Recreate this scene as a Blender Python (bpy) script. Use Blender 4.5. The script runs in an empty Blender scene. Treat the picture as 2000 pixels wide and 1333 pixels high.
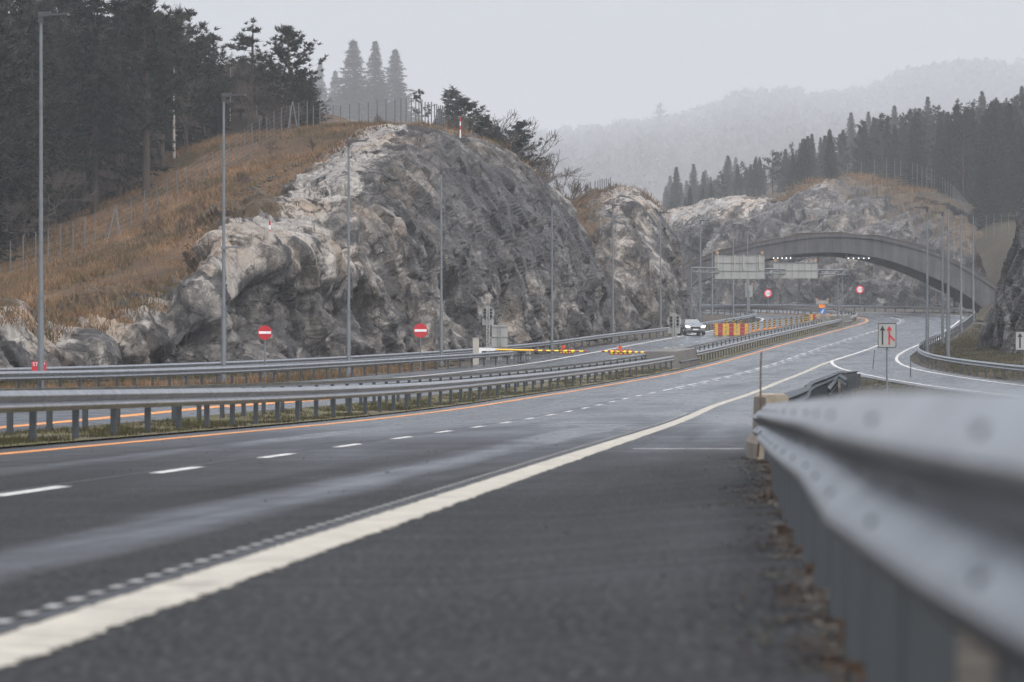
import bpy, math, random
import numpy as np
from mathutils import Vector, Matrix

random.seed(7)
RNG = np.random.default_rng(7)
scene = bpy.context.scene
COL = scene.collection
R_ = math.radians

# ------------------------------------------------------------------ camera
F = 8000.0            # focal length in photo pixels (2000 px wide): a 144 mm lens
CAMZ = 0.9
cam_d = bpy.data.cameras.new('camera')
cam = bpy.data.objects.new('camera', cam_d)
COL.objects.link(cam)
cam.location = (0, 0, CAMZ)
cam.rotation_euler = (R_(90), 0, 0)
cam_d.sensor_width = 36.0
cam_d.lens = 36.0 * F / 2000.0
cam_d.shift_y = 80.5 / 2000.0
cam_d.clip_start = 0.1
cam_d.clip_end = 12000
cam_d.dof.use_dof = True
cam_d.dof.focus_distance = 230
cam_d.dof.aperture_fstop = 4.9
scene.camera = cam

# ------------------------------------------------------------------ light
HAZE = 0.00020
SUN_EL, SUN_ROT = 66, 150
world = bpy.data.worlds.new('World')
scene.world = world
world.use_nodes = True
wn = world.node_tree
wn.nodes.clear()
sky = wn.nodes.new('ShaderNodeTexSky')
sky.sky_type = 'NISHITA'
sky.sun_disc = False
sky.sun_elevation = R_(SUN_EL)
sky.sun_rotation = R_(SUN_ROT)
sky.air_density = 1.0
sky.dust_density = 6.0
sky.ozone_density = 1.0
hs = wn.nodes.new('ShaderNodeHueSaturation')
hs.inputs['Saturation'].default_value = 0.6
bg = wn.nodes.new('ShaderNodeBackground')
bg.inputs['Strength'].default_value = 0.15
wo = wn.nodes.new('ShaderNodeOutputWorld')
wn.links.new(sky.outputs[0], hs.inputs['Color'])
wn.links.new(hs.outputs[0], bg.inputs['Color'])
wn.links.new(bg.outputs[0], wo.inputs['Surface'])
sun_d = bpy.data.lights.new('sun', 'SUN')
sun = bpy.data.objects.new('sun', sun_d)
COL.objects.link(sun)
sun_d.energy = 0.9
sun_d.angle = R_(80)
sun_d.color = (1.0, 0.995, 0.985)
# the direction the sky's own sun stands in (rotation measured from +Y towards +X)
_sd = Vector((math.sin(R_(SUN_ROT)) * math.cos(R_(SUN_EL)), math.cos(R_(SUN_ROT)) * math.cos(R_(SUN_EL)), math.sin(R_(SUN_EL))))
sun.rotation_euler = _sd.to_track_quat('Z', 'Y').to_euler()
sun.location = _sd * 400

vs = scene.view_settings
scene.display_settings.display_device = 'sRGB'
vs.view_transform = 'Standard'
vs.look = 'None'
vs.gamma = 1
vs.use_curve_mapping = False
vs.exposure = 0.80
scene.cycles.use_denoising = True
scene.cycles.max_bounces = 6
scene.cycles.volume_bounces = 1
scene.cycles.caustics_reflective = False
scene.cycles.caustics_refractive = False
scene.cycles.sample_clamp_indirect = 6

# ------------------------------------------------------------------ tagging
def tag(o, label=None, cat=None, group=None, kind=None):
    if label: o['label'] = label
    if cat: o['category'] = cat
    if group: o['group'] = group
    if kind: o['kind'] = kind
    return o

def empty(name, loc, label, cat, group=None, rz=0):
    o = bpy.data.objects.new(name, None)
    o.empty_display_size = 0.2
    COL.objects.link(o)
    o.location = loc
    o.rotation_euler = (0, 0, rz)
    return tag(o, label, cat, group)

def link(name, me, parent=None, loc=None, rz=0):
    o = bpy.data.objects.new(name, me)
    COL.objects.link(o)
    if parent: o.parent = parent
    if loc is not None: o.location = loc
    if rz: o.rotation_euler = (0, 0, rz)
    return o

# ------------------------------------------------------------------ geometry helpers
def P(px, py, Y):
    """photo pixel + distance -> world point"""
    return np.array(((px - 1000.0) * Y / F, Y, CAMZ + (747.0 - py) * Y / F))

class MB:
    """collects shapes and links them as ONE mesh object"""
    def __init__(s):
        s.v = []; s.f = []; s.m = []; s.n = 0
    def add(s, V, Fc, mi=0):
        b = s.n
        s.v.append(np.asarray(V, float).reshape(-1, 3))
        s.n += len(s.v[-1])
        for f in Fc:
            s.f.append(tuple(i + b for i in f)); s.m.append(mi)
    def box(s, c, d, rz=0, mi=0, rx=0, ry=0):
        x, y, z = d[0] / 2, d[1] / 2, d[2] / 2
        V = np.array([(-x, -y, -z), (x, -y, -z), (x, y, -z), (-x, y, -z), (-x, -y, z), (x, -y, z), (x, y, z), (-x, y, z)])
        M = Matrix.Rotation(rz, 3, 'Z') @ Matrix.Rotation(ry, 3, 'Y') @ Matrix.Rotation(rx, 3, 'X')
        V = V @ np.array(M).T + np.array(c)
        s.add(V, [(0, 3, 2, 1), (4, 5, 6, 7), (0, 1, 5, 4), (1, 2, 6, 5), (2, 3, 7, 6), (3, 0, 4, 7)], mi)
    def tube(s, a, b, r0, r1=None, n=6, mi=0, caps=True):
        if r1 is None: r1 = r0
        a = Vector(a); b = Vector(b)
        d = (b - a)
        if d.length < 1e-6: return
        d.normalize()
        u = d.orthogonal().normalized(); w = d.cross(u)
        V = []
        for p, r in ((a, r0), (b, r1)):
            for k in range(n):
                t = 2 * math.pi * k / n
                V.append(p + (u * math.cos(t) + w * math.sin(t)) * r)
        Fc = [(k, (k + 1) % n, n + (k + 1) % n, n + k) for k in range(n)]
        if caps and n > 2:
            Fc += [tuple(range(n - 1, -1, -1)), tuple(range(n, 2 * n))]
        s.add([tuple(q) for q in V], Fc, mi)
    def path(s, pts, r, n=5, mi=0):
        for i in range(len(pts) - 1):
            ri = r[i] if hasattr(r, '__len__') else r
            rj = r[i + 1] if hasattr(r, '__len__') else r
            s.tube(pts[i], pts[i + 1], ri, rj, n, mi, caps=False)
    def prism(s, poly, y0, y1, mi=0, axis='Y'):
        """poly (x,z) list extruded along Y"""
        n = len(poly)
        if axis == 'Y':
            V = [(x, y0, z) for x, z in poly] + [(x, y1, z) for x, z in poly]
        elif axis == 'X':
            V = [(y0, x, z) for x, z in poly] + [(y1, x, z) for x, z in poly]
        else:
            V = [(x, z, y0) for x, z in poly] + [(x, z, y1) for x, z in poly]
        Fc = [tuple(range(n)), tuple(range(2 * n - 1, n - 1, -1))]
        Fc += [(k, n + k, n + (k + 1) % n, (k + 1) % n) for k in range(n)]
        s.add(V, Fc, mi)
    def disc(s, c, r, t, n=24, mi=0, face=None):
        """disc facing -Y"""
        poly = [(c[0] + r * math.cos(2 * math.pi * k / n), c[2] + r * math.sin(2 * math.pi * k / n)) for k in range(n)]
        s.prism(poly, c[1] - t / 2, c[1] + t / 2, mi)
    def mesh(s, name, mats):
        me = bpy.data.meshes.new(name)
        V = np.concatenate(s.v) if s.v else np.zeros((0, 3))
        me.from_pydata(V.tolist(), [], s.f)
        for m in (mats if isinstance(mats, (list, tuple)) else [mats]): me.materials.append(m)
        if any(s.m): me.polygons.foreach_set('material_index', s.m)
        me.update()
        return me
    def build(s, name, mats, parent=None, loc=None, rz=0):
        return link(name, s.mesh(name, mats), parent, loc, rz)

def np_mesh(name, V, Fa, mat, smooth=False, uv=None, attrs=None):
    """fast mesh from numpy arrays; Fa (n,3) or (n,4)"""
    V = np.ascontiguousarray(V, np.float32); Fa = np.ascontiguousarray(Fa, np.int32)
    me = bpy.data.meshes.new(name)
    k = Fa.shape[1]
    me.vertices.add(len(V)); me.vertices.foreach_set('co', V.ravel())
    me.loops.add(Fa.size); me.loops.foreach_set('vertex_index', Fa.ravel())
    me.polygons.add(len(Fa)); me.polygons.foreach_set('loop_start', np.arange(len(Fa), dtype=np.int32) * k)
    if smooth: me.polygons.foreach_set('use_smooth', np.ones(len(Fa), bool))
    if uv is not None:
        l = me.uv_layers.new(name='UVMap')
        l.data.foreach_set('uv', np.ascontiguousarray(uv[Fa.ravel()], np.float32).ravel())
    for an, av in (attrs or {}).items():
        a = me.attributes.new(an, 'FLOAT', 'POINT')
        a.data.foreach_set('value', np.ascontiguousarray(av, np.float32))
    me.materials.append(mat)
    me.update(calc_edges=True); me.validate()
    return me

def grid_faces(nu, nv):
    i = np.arange(nu - 1)[:, None] * nv + np.arange(nv - 1)[None, :]
    i = i.ravel()
    return np.stack([i, i + nv, i + nv + 1, i + 1], 1)

# ------------------------------------------------------------------ noise
def _h(i, j, k, s):
    n = (i.astype(np.int64) * 374761393 + j.astype(np.int64) * 668265263 + k.astype(np.int64) * 2147483647 + s * 974711) & 0xFFFFFFFF
    n = ((n ^ (n >> 13)) * 1274126177) & 0xFFFFFFFF
    n = ((n ^ (n >> 16)) * 2246822519) & 0xFFFFFFFF
    return ((n ^ (n >> 15)) & 0xFFFFFF) / float(0xFFFFFF)

def vnoise(Q, s=0):
    I = np.floor(Q).astype(np.int64); f = Q - I
    f = f * f * (3 - 2 * f)
    r = 0
    for a in (0, 1):
        for b in (0, 1):
            for c in (0, 1):
                w = (f[:, 0] if a else 1 - f[:, 0]) * (f[:, 1] if b else 1 - f[:, 1]) * (f[:, 2] if c else 1 - f[:, 2])
                r = r + w * _h(I[:, 0] + a, I[:, 1] + b, I[:, 2] + c, s)
    return r * 2 - 1

def fbm(Q, o=4, s=0):
    r = 0; a = 1.0; t = 0
    for k in range(o):
        r = r + a * vnoise(Q * 2 ** k + 17.3 * k, s + k); t += a; a *= 0.5
    return r / t

def blocks(Q, s=0, tilt=0.8, soft=0.14):
    """fractured rock: every cell is a tilted plane of its own height, steep but continuous at the joints"""
    I = np.floor(Q).astype(np.int64)
    n = len(Q)
    d1 = np.full(n, 9e9); d2 = np.full(n, 9e9); tn = np.zeros(n); v1 = np.zeros(n); v2 = np.zeros(n)
    for a in (-1, 0, 1):
        for b in (-1, 0, 1):
            for c in (-1, 0, 1):
                i, j, k = I[:, 0] + a, I[:, 1] + b, I[:, 2] + c
                dx = Q[:, 0] - (i + _h(i, j, k, s + 1)); dy = Q[:, 1] - (j + _h(i, j, k, s + 2)); dz = Q[:, 2] - (k + _h(i, j, k, s + 3))
                d = np.sqrt(dx * dx + dy * dy + dz * dz)
                v = _h(i, j, k, s + 4) * 2 - 1 + tilt * ((_h(i, j, k, s + 5) * 2 - 1) * dx + (_h(i, j, k, s + 6) * 2 - 1) * dy + (_h(i, j, k, s + 7) * 2 - 1) * dz) * 2
                m = d < d1; m2 = (~m) & (d < d2)
                d2 = np.where(m, d1, np.where(m2, d, d2)); v2 = np.where(m, v1, np.where(m2, v, v2))
                v1 = np.where(m, v, v1); tn = np.where(m, _h(i, j, k, s + 8), tn); d1 = np.where(m, d, d1)
    e = d2 - d1
    t = np.clip(e / soft, 0, 1); t = t * t * (3 - 2 * t)
    v1 = np.clip(v1, -1.25, 1.25); v2 = np.clip(v2, -1.25, 1.25)
    return v1 * (.5 + .5 * t) + v2 * (.5 - .5 * t), e, tn

def herm(A, t):
    """cubic through control rows A (n,...) at parameters t in 0..n-1"""
    n = len(A)
    i = np.clip(np.floor(t).astype(int), 0, n - 2); f = (t - i)
    T = np.empty_like(A)
    T[1:-1] = (A[2:] - A[:-2]) / 2; T[0] = A[1] - A[0]; T[-1] = A[-1] - A[-2]
    T *= 0.8
    sh = (-1,) + (1,) * (A.ndim - 1)
    f = f.reshape(sh)
    return ((2 * f ** 3 - 3 * f ** 2 + 1) * A[i] + (f ** 3 - 2 * f ** 2 + f) * T[i] + (-2 * f ** 3 + 3 * f ** 2) * A[i + 1] + (f ** 3 - f ** 2) * T[i + 1])

def loft(C, nu, nv):
    C = np.asarray(C, float)
    G = herm(C, np.linspace(0, C.shape[0] - 1, nu))
    G = herm(np.swapaxes(G, 0, 1), np.linspace(0, C.shape[1] - 1, nv))
    return np.swapaxes(G, 0, 1)        # (nu,nv,k)

def normals(G):
    du = np.gradient(G, axis=0); dv = np.gradient(G, axis=1)
    N = np.cross(du, dv)
    return N / (np.linalg.norm(N, axis=2, keepdims=True) + 1e-9)

# ------------------------------------------------------------------ road alignment (metres)
def crv(pts):
    a = np.array(pts, float)
    yy = np.arange(a[0, 0], a[-1, 0] + 0.5, 1.0)
    xx = np.interp(yy, a[:, 0], a[:, 1])
    w = 24
    ker = np.hanning(2 * w + 1); ker /= ker.sum()
    e = np.concatenate([xx[0] - (xx[1] - xx[0]) * np.arange(w, 0, -1), xx, xx[-1] + (xx[-1] - xx[-2]) * np.arange(1, w + 1)])
    sm = np.convolve(e, ker, 'valid')
    return lambda y: np.interp(y, yy, sm)

O_ = crv([(-60, -13.9), (0, -9.85), (51, -6.4), (100, -3.1), (150, .6), (190, 4.75), (222, 8.7), (280, 15.9), (316, 20.8), (360, 27.2), (405, 33.7), (430, 37.2), (450, 39.2), (465, 39.8), (480, 39.1), (500, 36.3), (520, 32.0), (545, 25.5), (570, 18.3), (600, 9), (650, -8), (700, -27), (760, -52), (840, -88)])
W_ = crv([(-60, -6.75), (0, -2.65), (51, .83), (130, 6.4), (195, 12.65), (255, 19.4), (281, 23.2), (313, 27.9), (360, 34.5), (405, 41), (430, 44.5), (450, 46.5), (465, 47.1), (480, 46.4), (500, 43.6), (520, 39.3), (545, 32.8), (570, 25.6), (600, 16.3), (650, -.7), (700, -19.7), (760, -44.7), (840, -80.7)])
RL_ = crv([(60, 24), (190, 23), (235, 23.1), (250, 23.7), (270, 25.2), (290, 27.5), (333, 33.8), (400, 42.9), (450, 49.3), (470, 51.8), (482, 52.7), (495, 52.3), (510, 50.2), (530, 45.6), (560, 37.2), (600, 24.3), (650, 7.5), (700, -11.5), (760, -36.5), (840, -72.5)])
RM_ = lambda y: np.minimum(RL_(y) - 4.2, 99)                       # left line of the joining ramp
B_ = crv([(60, -27), (120, -24.3), (160, -22.3), (222, -19.4), (265, -16.5), (290, -14.6), (325, -14.0), (350, -12.7), (400, -12.2), (840, -12.2)])
A_ = crv([(60, -15), (190, -15), (225, -14.6), (245, -13.4), (256, -12.5)])

def _zr(y):
    y = np.asarray(y, float)
    q = 6.8e-5 * np.clip(y - 80, 0, 220) ** 2
    g1 = 0.0299 * np.clip(y - 300, 0, 170)
    t = np.clip(y - 470, 0, None)
    # grade easing from 3 % to 2.15 %
    e = np.minimum(t, 100)
    g2 = 0.0299 * e - (0.0299 - 0.0215) * e * e / 200 + 0.0215 * np.clip(t - 100, 0, 300)
    return q + g1 + g2

def zr(y, off=0.0):
    """road surface height; the left carriageway lies a little higher near the camera"""
    y = np.asarray(y, float)
    up = 0.3 * (1 - np.clip((y - 130) / 130, 0, 1)) * np.clip((y - 60) / 40, 0, 1)
    near = 1 - np.clip((y - 34) / 14, 0, 1)
    return _zr(y) + up * np.clip((-np.asarray(off, float) - 2.5) / 2.0, 0, 1) + 0.13 * near * np.clip((np.asarray(off, float) - 8.3) / 1.5, 0, 1)

def RP(y, off, dz=0.0):
    return (float(O_(y) + off), float(y), float(zr(y, off)) + dz)

# ------------------------------------------------------------------ materials
def mat(name):
    m = bpy.data.materials.new(name); m.use_nodes = True
    nt = m.node_tree
    return m, nt, nt.nodes['Principled BSDF']

def N(nt, t, **kw):
    n = nt.nodes.new(t)
    for k, v in kw.items():
        if k in n.inputs: n.inputs[k].default_value = v
        else: setattr(n, k, v)
    return n

def ramp(nt, src, stops):
    r = nt.nodes.new('ShaderNodeValToRGB')
    el = r.color_ramp.elements
    while len(el) < len(stops): el.new(0.5)
    for e, (p, c) in zip(el, stops):
        e.position = p
        e.color = (c if hasattr(c, '__len__') else (c, c, c)) + (1,) if not hasattr(c, '__len__') else tuple(c) + (1,)
    nt.links.new(src, r.inputs[0])
    return r.outputs[0]

def coords(nt, kind='Object', scale=(1, 1, 1), rot=(0, 0, 0)):
    t = nt.nodes.new('ShaderNodeTexCoord'); mp = nt.nodes.new('ShaderNodeMapping')
    mp.inputs['Scale'].default_value = scale; mp.inputs['Rotation'].default_value = rot
    nt.links.new(t.outputs[kind], mp.inputs[0])
    return mp.outputs[0]

def noise(nt, co, scale=1, detail=4, rough=0.55, dist=0.0):
    n = N(nt, 'ShaderNodeTexNoise', Scale=scale, Detail=detail, Roughness=rough, Distortion=dist)
    nt.links.new(co, n.inputs['Vector'])
    return n.outputs['Fac']

def mix(nt, fac, a, b, mode='MIX'):
    n = nt.nodes.new('ShaderNodeMix'); n.data_type = 'RGBA'; n.blend_type = mode
    for sock, v in ((n.inputs[0], fac), (n.inputs[6], a), (n.inputs[7], b)):
        if hasattr(v, 'is_linked'): nt.links.new(v, sock)
        elif hasattr(v, '__len__'): sock.default_value = tuple(v) + (1,)
        else: sock.default_value = v
    return n.outputs[2]

def math_(nt, op, a, b=0.5):
    n = nt.nodes.new('ShaderNodeMath'); n.operation = op
    for sock, v in ((n.inputs[0], a), (n.inputs[1], b)):
        if hasattr(v, 'is_linked'): nt.links.new(v, sock)
        else: sock.default_value = v
    return n.outputs[0]

def bump(nt, b, h, strength=0.3, dist=0.05):
    n = N(nt, 'ShaderNodeBump', Strength=strength, Distance=dist)
    nt.links.new(h, n.inputs['Height']); nt.links.new(n.outputs[0], b.inputs['Normal'])

def plain(name, col, rough=0.5, metal=0.0, var=0.25, scale=3.0, spec=0.5, emit=None, es=1.0):
    """a paint or metal with a little dirt and unevenness of its own"""
    m, nt, b = mat(name)
    co = coords(nt)
    n = noise(nt, co, scale, 5)
    c = ramp(nt, n, [(0.3, tuple(x * (1 - var) for x in col)), (0.7, tuple(min(1, x * (1 + var * .5)) for x in col))])
    nt.links.new(c, b.inputs['Base Color'])
    rr = ramp(nt, n, [(0.3, (max(0, rough - .08),) * 3), (0.7, (min(1, rough + .1),) * 3)])
    nt.links.new(rr, b.inputs['Roughness'])
    b.inputs['Metallic'].default_value = metal
    b.inputs['Specular IOR Level'].default_value = spec
    if emit:
        b.inputs['Emission Color'].default_value = tuple(emit) + (1,)
        b.inputs['Emission Strength'].default_value = es
    return m

def asphalt_mat():
    m, nt, b = mat('wet_asphalt')
    uv = coords(nt, 'UV')
    fine = noise(nt, uv, 9.0, 6, 0.7)
    grit = noise(nt, coords(nt, 'UV', (1, .35, 1)), 26.0, 5, 0.75)
    streak = noise(nt, coords(nt, 'UV', (0.55, 0.03, 1)), 1.0, 5, 0.6, 0.6)
    cross = noise(nt, coords(nt, 'UV', (0.12, 0.9, 1)), 1.0, 4, 0.6, 0.4)
    blot = noise(nt, coords(nt, 'UV', (0.25, 0.08, 1)), 1.0, 5, 0.6)
    c1 = ramp(nt, fine, [(0.3, (0.004, 0.0042, 0.0045)), (0.55, (0.010, 0.0103, 0.011)), (0.8, (0.030, 0.0305, 0.032))])
    c2 = mix(nt, ramp(nt, streak, [(0.35, 0.0), (0.65, 1.0)]), c1, (0.017, 0.0175, 0.0185))
    c3 = mix(nt, ramp(nt, cross, [(0.45, 0.0), (0.75, 0.55)]), c2, (0.006, 0.0062, 0.0068))
    c4 = mix(nt, ramp(nt, grit, [(0.50, 0.0), (0.62, 0.85)]), c3, (0.072, 0.073, 0.075))
    nt.links.new(c4, b.inputs['Base Color'])
    s = math_(nt, 'ADD', math_(nt, 'MULTIPLY', streak, 0.5), math_(nt, 'MULTIPLY', blot, 0.5))
    s = math_(nt, 'ADD', s, math_(nt, 'MULTIPLY', math_(nt, 'SUBTRACT', cross, 0.5), 0.45))
    r = ramp(nt, s, [(0.36, 0.42), (0.47, 0.30), (0.56, 0.22), (0.66, 0.16)])
    sx = nt.nodes.new('ShaderNodeSeparateXYZ'); tcu = nt.nodes.new('ShaderNodeTexCoord'); nt.links.new(tcu.outputs['UV'], sx.inputs[0])
    # the road is wetter where the shower has passed, from some 30 m on
    wet = N(nt, 'ShaderNodeMapRange'); # polished wheel paths hold water
    def band(c0, w0):
        q = math_(nt, 'DIVIDE', math_(nt, 'SUBTRACT', math_(nt, 'ADD', sx.outputs['X'], math_(nt, 'MULTIPLY', math_(nt, 'SUBTRACT', blot, .5), .9)), c0), w0)
        return math_(nt, 'MAXIMUM', math_(nt, 'SUBTRACT', 1.0, math_(nt, 'MULTIPLY', q, q)), 0.0)
    bands = math_(nt, 'ADD', math_(nt, 'ADD', band(5.95, .5), band(1.9, .4)), band(-6.0, .5))
    bands = math_(nt, 'MULTIPLY', bands, ramp(nt, streak, [(.35, .35), (.6, 1.0)]))
    wy = math_(nt, 'ADD', math_(nt, 'ADD', sx.outputs['Y'], math_(nt, 'MULTIPLY', streak, 24.0)), math_(nt, 'MULTIPLY', bands, 48.0))
    nt.links.new(wy, wet.inputs['Value'])
    wet.inputs['From Min'].default_value = 44; wet.inputs['From Max'].default_value = 105
    dry = ramp(nt, s, [(0.36, 0.9), (0.5, 0.78), (0.66, 0.6)])
    r = mix(nt, wet.outputs[0], dry, r)
    nt.links.new(r, b.inputs['Roughness'])
    spc = N(nt, 'ShaderNodeMapRange'); nt.links.new(wet.outputs[0], spc.inputs['Value']); spc.inputs['To Min'].default_value = 0.13; spc.inputs['To Max'].default_value = 0.75
    nt.links.new(spc.outputs[0], b.inputs['Specular IOR Level'])
    h = math_(nt, 'ADD', fine, math_(nt, 'MULTIPLY', grit, 0.7))
    bump(nt, b, h, 0.12, 0.01)
    return m

def line_mat(name, col, ripple=True):
    m, nt, b = mat(name)
    uv = coords(nt, 'UV')
    w = noise(nt, coords(nt, 'UV', (3.0, 11.0, 1)), 1.0, 4, 0.6, 0.8)
    g = noise(nt, uv, 30, 3)
    c = ramp(nt, w, [(0.36, tuple(x * .42 for x in col)), (0.5, col), (0.75, tuple(min(1, x * 1.25) for x in col))])
    c = mix(nt, ramp(nt, g, [(0.5, 0.0), (0.8, 0.45)]), c, tuple(x * .5 for x in col))
    nt.links.new(c, b.inputs['Base Color'])
    b.inputs['Roughness'].default_value = 0.55
    if ripple: bump(nt, b, w, 0.5, 0.01)
    return m

def rock_mat():
    m, nt, b = mat('rock')
    co = coords(nt)
    big = noise(nt, co, 0.13, 6, 0.6, 0.4)
    med = noise(nt, co, 0.45, 10, 0.70, 0.25)
    fin = noise(nt, coords(nt, 'Object', (1, 1, .6), (.3, .5, .2)), 2.6, 8, 0.78, 0.2)
    fol = noise(nt, coords(nt, 'UV', (0.25, 1.3, 1)), 1.0, 10, 0.75, 0.2)
    fol2 = noise(nt, coords(nt, 'UV', (0.7, 3.6, 1)), 1.0, 7, 0.75, 0.15)
    drip = noise(nt, coords(nt, 'Object', (0.75, 0.75, 0.085), (.0, .16, .0)), 1.0, 7, 0.68, .15)
    vo = N(nt, 'ShaderNodeTexVoronoi', feature='DISTANCE_TO_EDGE', Scale=0.30)
    wv_ = nt.nodes.new('ShaderNodeVectorMath'); wv_.operation = 'ADD'
    nc = N(nt, 'ShaderNodeTexNoise', Scale=0.7, Detail=4)
    nt.links.new(co, nc.inputs['Vector']); sc_ = nt.nodes.new('ShaderNodeVectorMath'); sc_.operation = 'SCALE'; sc_.inputs['Scale'].default_value = 2.4
    nt.links.new(nc.outputs['Color'], sc_.inputs[0]); nt.links.new(co, wv_.inputs[0]); nt.links.new(sc_.outputs[0], wv_.inputs[1])
    nt.links.new(wv_.outputs[0], vo.inputs['Vector'])
    crack = math_(nt, 'MULTIPLY', ramp(nt, vo.outputs['Distance'], [(0.0, 1.0), (0.02, 0.7), (0.045, 0.0)]), ramp(nt, med, [(0.42, 0.95), (0.56, 0.15)]))
    vo2 = N(nt, 'ShaderNodeTexVoronoi', feature='DISTANCE_TO_EDGE', Scale=0.85)
    mp2 = nt.nodes.new('ShaderNodeMapping'); mp2.inputs['Rotation'].default_value = (.3, .5, .2); mp2.inputs['Scale'].default_value = (1.25, 1.25, .55)
    nt.links.new(wv_.outputs[0], mp2.inputs[0]); nt.links.new(mp2.outputs[0], vo2.inputs['Vector'])
    crack2 = math_(nt, 'MULTIPLY', ramp(nt, vo2.outputs['Distance'], [(0.0, 1.0), (0.03, 0.6), (0.07, 0.0)]), ramp(nt, fin, [(0.40, 0.1), (0.6, 1.0)]))
    s = math_(nt, 'ADD', math_(nt, 'MULTIPLY', med, .52), math_(nt, 'ADD', math_(nt, 'MULTIPLY', fol, .13), math_(nt, 'MULTIPLY', fin, .35)))
    c = ramp(nt, s, [(0.40, (0.013, 0.014, 0.016)), (0.465, (0.045, 0.0445, 0.044)), (0.52, (0.115, 0.11, 0.104)), (0.58, (0.225, 0.217, 0.205)), (0.65, (0.45, 0.44, 0.42))])
    c = mix(nt, ramp(nt, big, [(0.50, 0.0), (0.64, 0.35)]), c, mix(nt, fin, (0.09, 0.066, 0.045), (0.26, 0.195, 0.135)))
    c = mix(nt, ramp(nt, fol2, [(0.57, 0.0), (0.63, 0.3)]), c, (0.34, 0.33, 0.31))
    c = mix(nt, ramp(nt, fol2, [(0.36, 0.4), (0.42, 0.0)]), c, (0.022, 0.022, 0.024))
    c = mix(nt, ramp(nt, fin, [(0.62, 0.0), (0.68, 0.8)]), c, (0.50, 0.49, 0.475))
    af = N(nt, 'ShaderNodeAttribute', attribute_name='facet')
    c = mix(nt, 1.0, c, ramp(nt, af.outputs['Fac'], [(.12, (.45, .45, .47)), (.5, (1.12, 1.11, 1.08)), (.85, (2.2, 2.16, 2.08))]), 'MULTIPLY')
    c = mix(nt, ramp(nt, drip, [(0.51, 0.0), (0.59, 0.78)]), c, mix(nt, fin, (0.018, 0.018, 0.02), (0.075, 0.075, 0.078)))
    c = mix(nt, ramp(nt, drip, [(0.36, 0.5), (0.43, 0.0)]), c, mix(nt, fin, (0.16, 0.15, 0.135), (0.50, 0.48, 0.45)))
    a = N(nt, 'ShaderNodeAttribute', attribute_name='weath')
    pale = ramp(nt, med, [(0.34, (0.12, 0.115, 0.105)), (0.43, (0.29, 0.275, 0.255)), (0.57, (0.47, 0.45, 0.42))])
    pale = mix(nt, ramp(nt, big, [(0.46, 0.0), (0.62, 0.75)]), pale, (0.44, 0.345, 0.26))
    pale = mix(nt, ramp(nt, fol, [(0.36, 0.9), (0.43, 0.0)]), pale, (0.085, 0.083, 0.076))
    pale = mix(nt, crack, pale, (0.05, 0.048, 0.044))
    c = mix(nt, math_(nt, 'MULTIPLY', math_(nt, 'MAXIMUM', math_(nt, 'MULTIPLY', a.outputs['Fac'], -1.0), 0.0), 0.75), c, mix(nt, fol2, (0.030, 0.032, 0.037), (0.125, 0.128, 0.137)))
    wv = math_(nt, 'ADD', a.outputs['Fac'], math_(nt, 'MULTIPLY', math_(nt, 'SUBTRACT', med, 0.5), 1.7))
    c = mix(nt, ramp(nt, wv, [(0.52, 0.0), (0.66, 1.0)]), c, pale)
    c = mix(nt, math_(nt, 'MULTIPLY', crack, 0.7), c, (0.022, 0.022, 0.024))
    c = mix(nt, math_(nt, 'MULTIPLY', crack2, 0.75), c, (0.02, 0.02, 0.022))
    a2 = N(nt, 'ShaderNodeAttribute', attribute_name='moss')
    mv = math_(nt, 'ADD', a2.outputs['Fac'], math_(nt, 'MULTIPLY', math_(nt, 'SUBTRACT', med, 0.5), 2.0))
    moss = ramp(nt, fin, [(0.3, (0.05, 0.037, 0.022)), (0.55, (0.11, 0.075, 0.04)), (0.75, (0.21, 0.145, 0.08))])
    c = mix(nt, ramp(nt, mv, [(0.5, 0.0), (0.6, 1.0)]), c, moss)
    nt.links.new(c, b.inputs['Base Color'])
    b.inputs['Roughness'].default_value = 0.55
    b.inputs['Specular IOR Level'].default_value = 0.4
    h = math_(nt, 'ADD', math_(nt, 'MULTIPLY', fol2, 0.5), math_(nt, 'MULTIPLY', fin, 0.5))
    h = math_(nt, 'SUBTRACT', h, math_(nt, 'MULTIPLY', crack, 0.4))
    bump(nt, b, h, 1.0, 0.6)
    return m

def turf_mat(name, stops, sc=0.5, bumpd=0.3):
    m, nt, b = mat(name)
    co = coords(nt)
    a = noise(nt, co, sc * .25, 5, 0.6, .5); f = noise(nt, co, sc * 5, 6, 0.7)
    s = math_(nt, 'ADD', math_(nt, 'MULTIPLY', a, 0.6), math_(nt, 'MULTIPLY', f, 0.4))
    nt.links.new(ramp(nt, s, stops), b.inputs['Base Color'])
    b.inputs['Roughness'].default_value = 0.9
    b.inputs['Specular IOR Level'].default_value = 0.2
    bump(nt, b, f, 0.8, bumpd)
    return m

def leaf_mat(name, c0, c1, c2, sc=0.8, rand=0.35):
    m, nt, b = mat(name)
    co = coords(nt)
    f = noise(nt, co, sc, 4, 0.7)
    c = ramp(nt, f, [(0.3, c0), (0.55, c1), (0.78, c2)])
    oi = nt.nodes.new('ShaderNodeObjectInfo')
    v = math_(nt, 'ADD', math_(nt, 'MULTIPLY', oi.outputs['Random'], rand), 1 - rand / 2)
    hsv = nt.nodes.new('ShaderNodeHueSaturation')
    nt.links.new(v, hsv.inputs['Value']); nt.links.new(c, hsv.inputs['Color'])
    nt.links.new(hsv.outputs[0], b.inputs['Base Color'])
    b.inputs['Roughness'].default_value = 0.8
    b.inputs['Specular IOR Level'].default_value = 0.15
    return m

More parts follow.
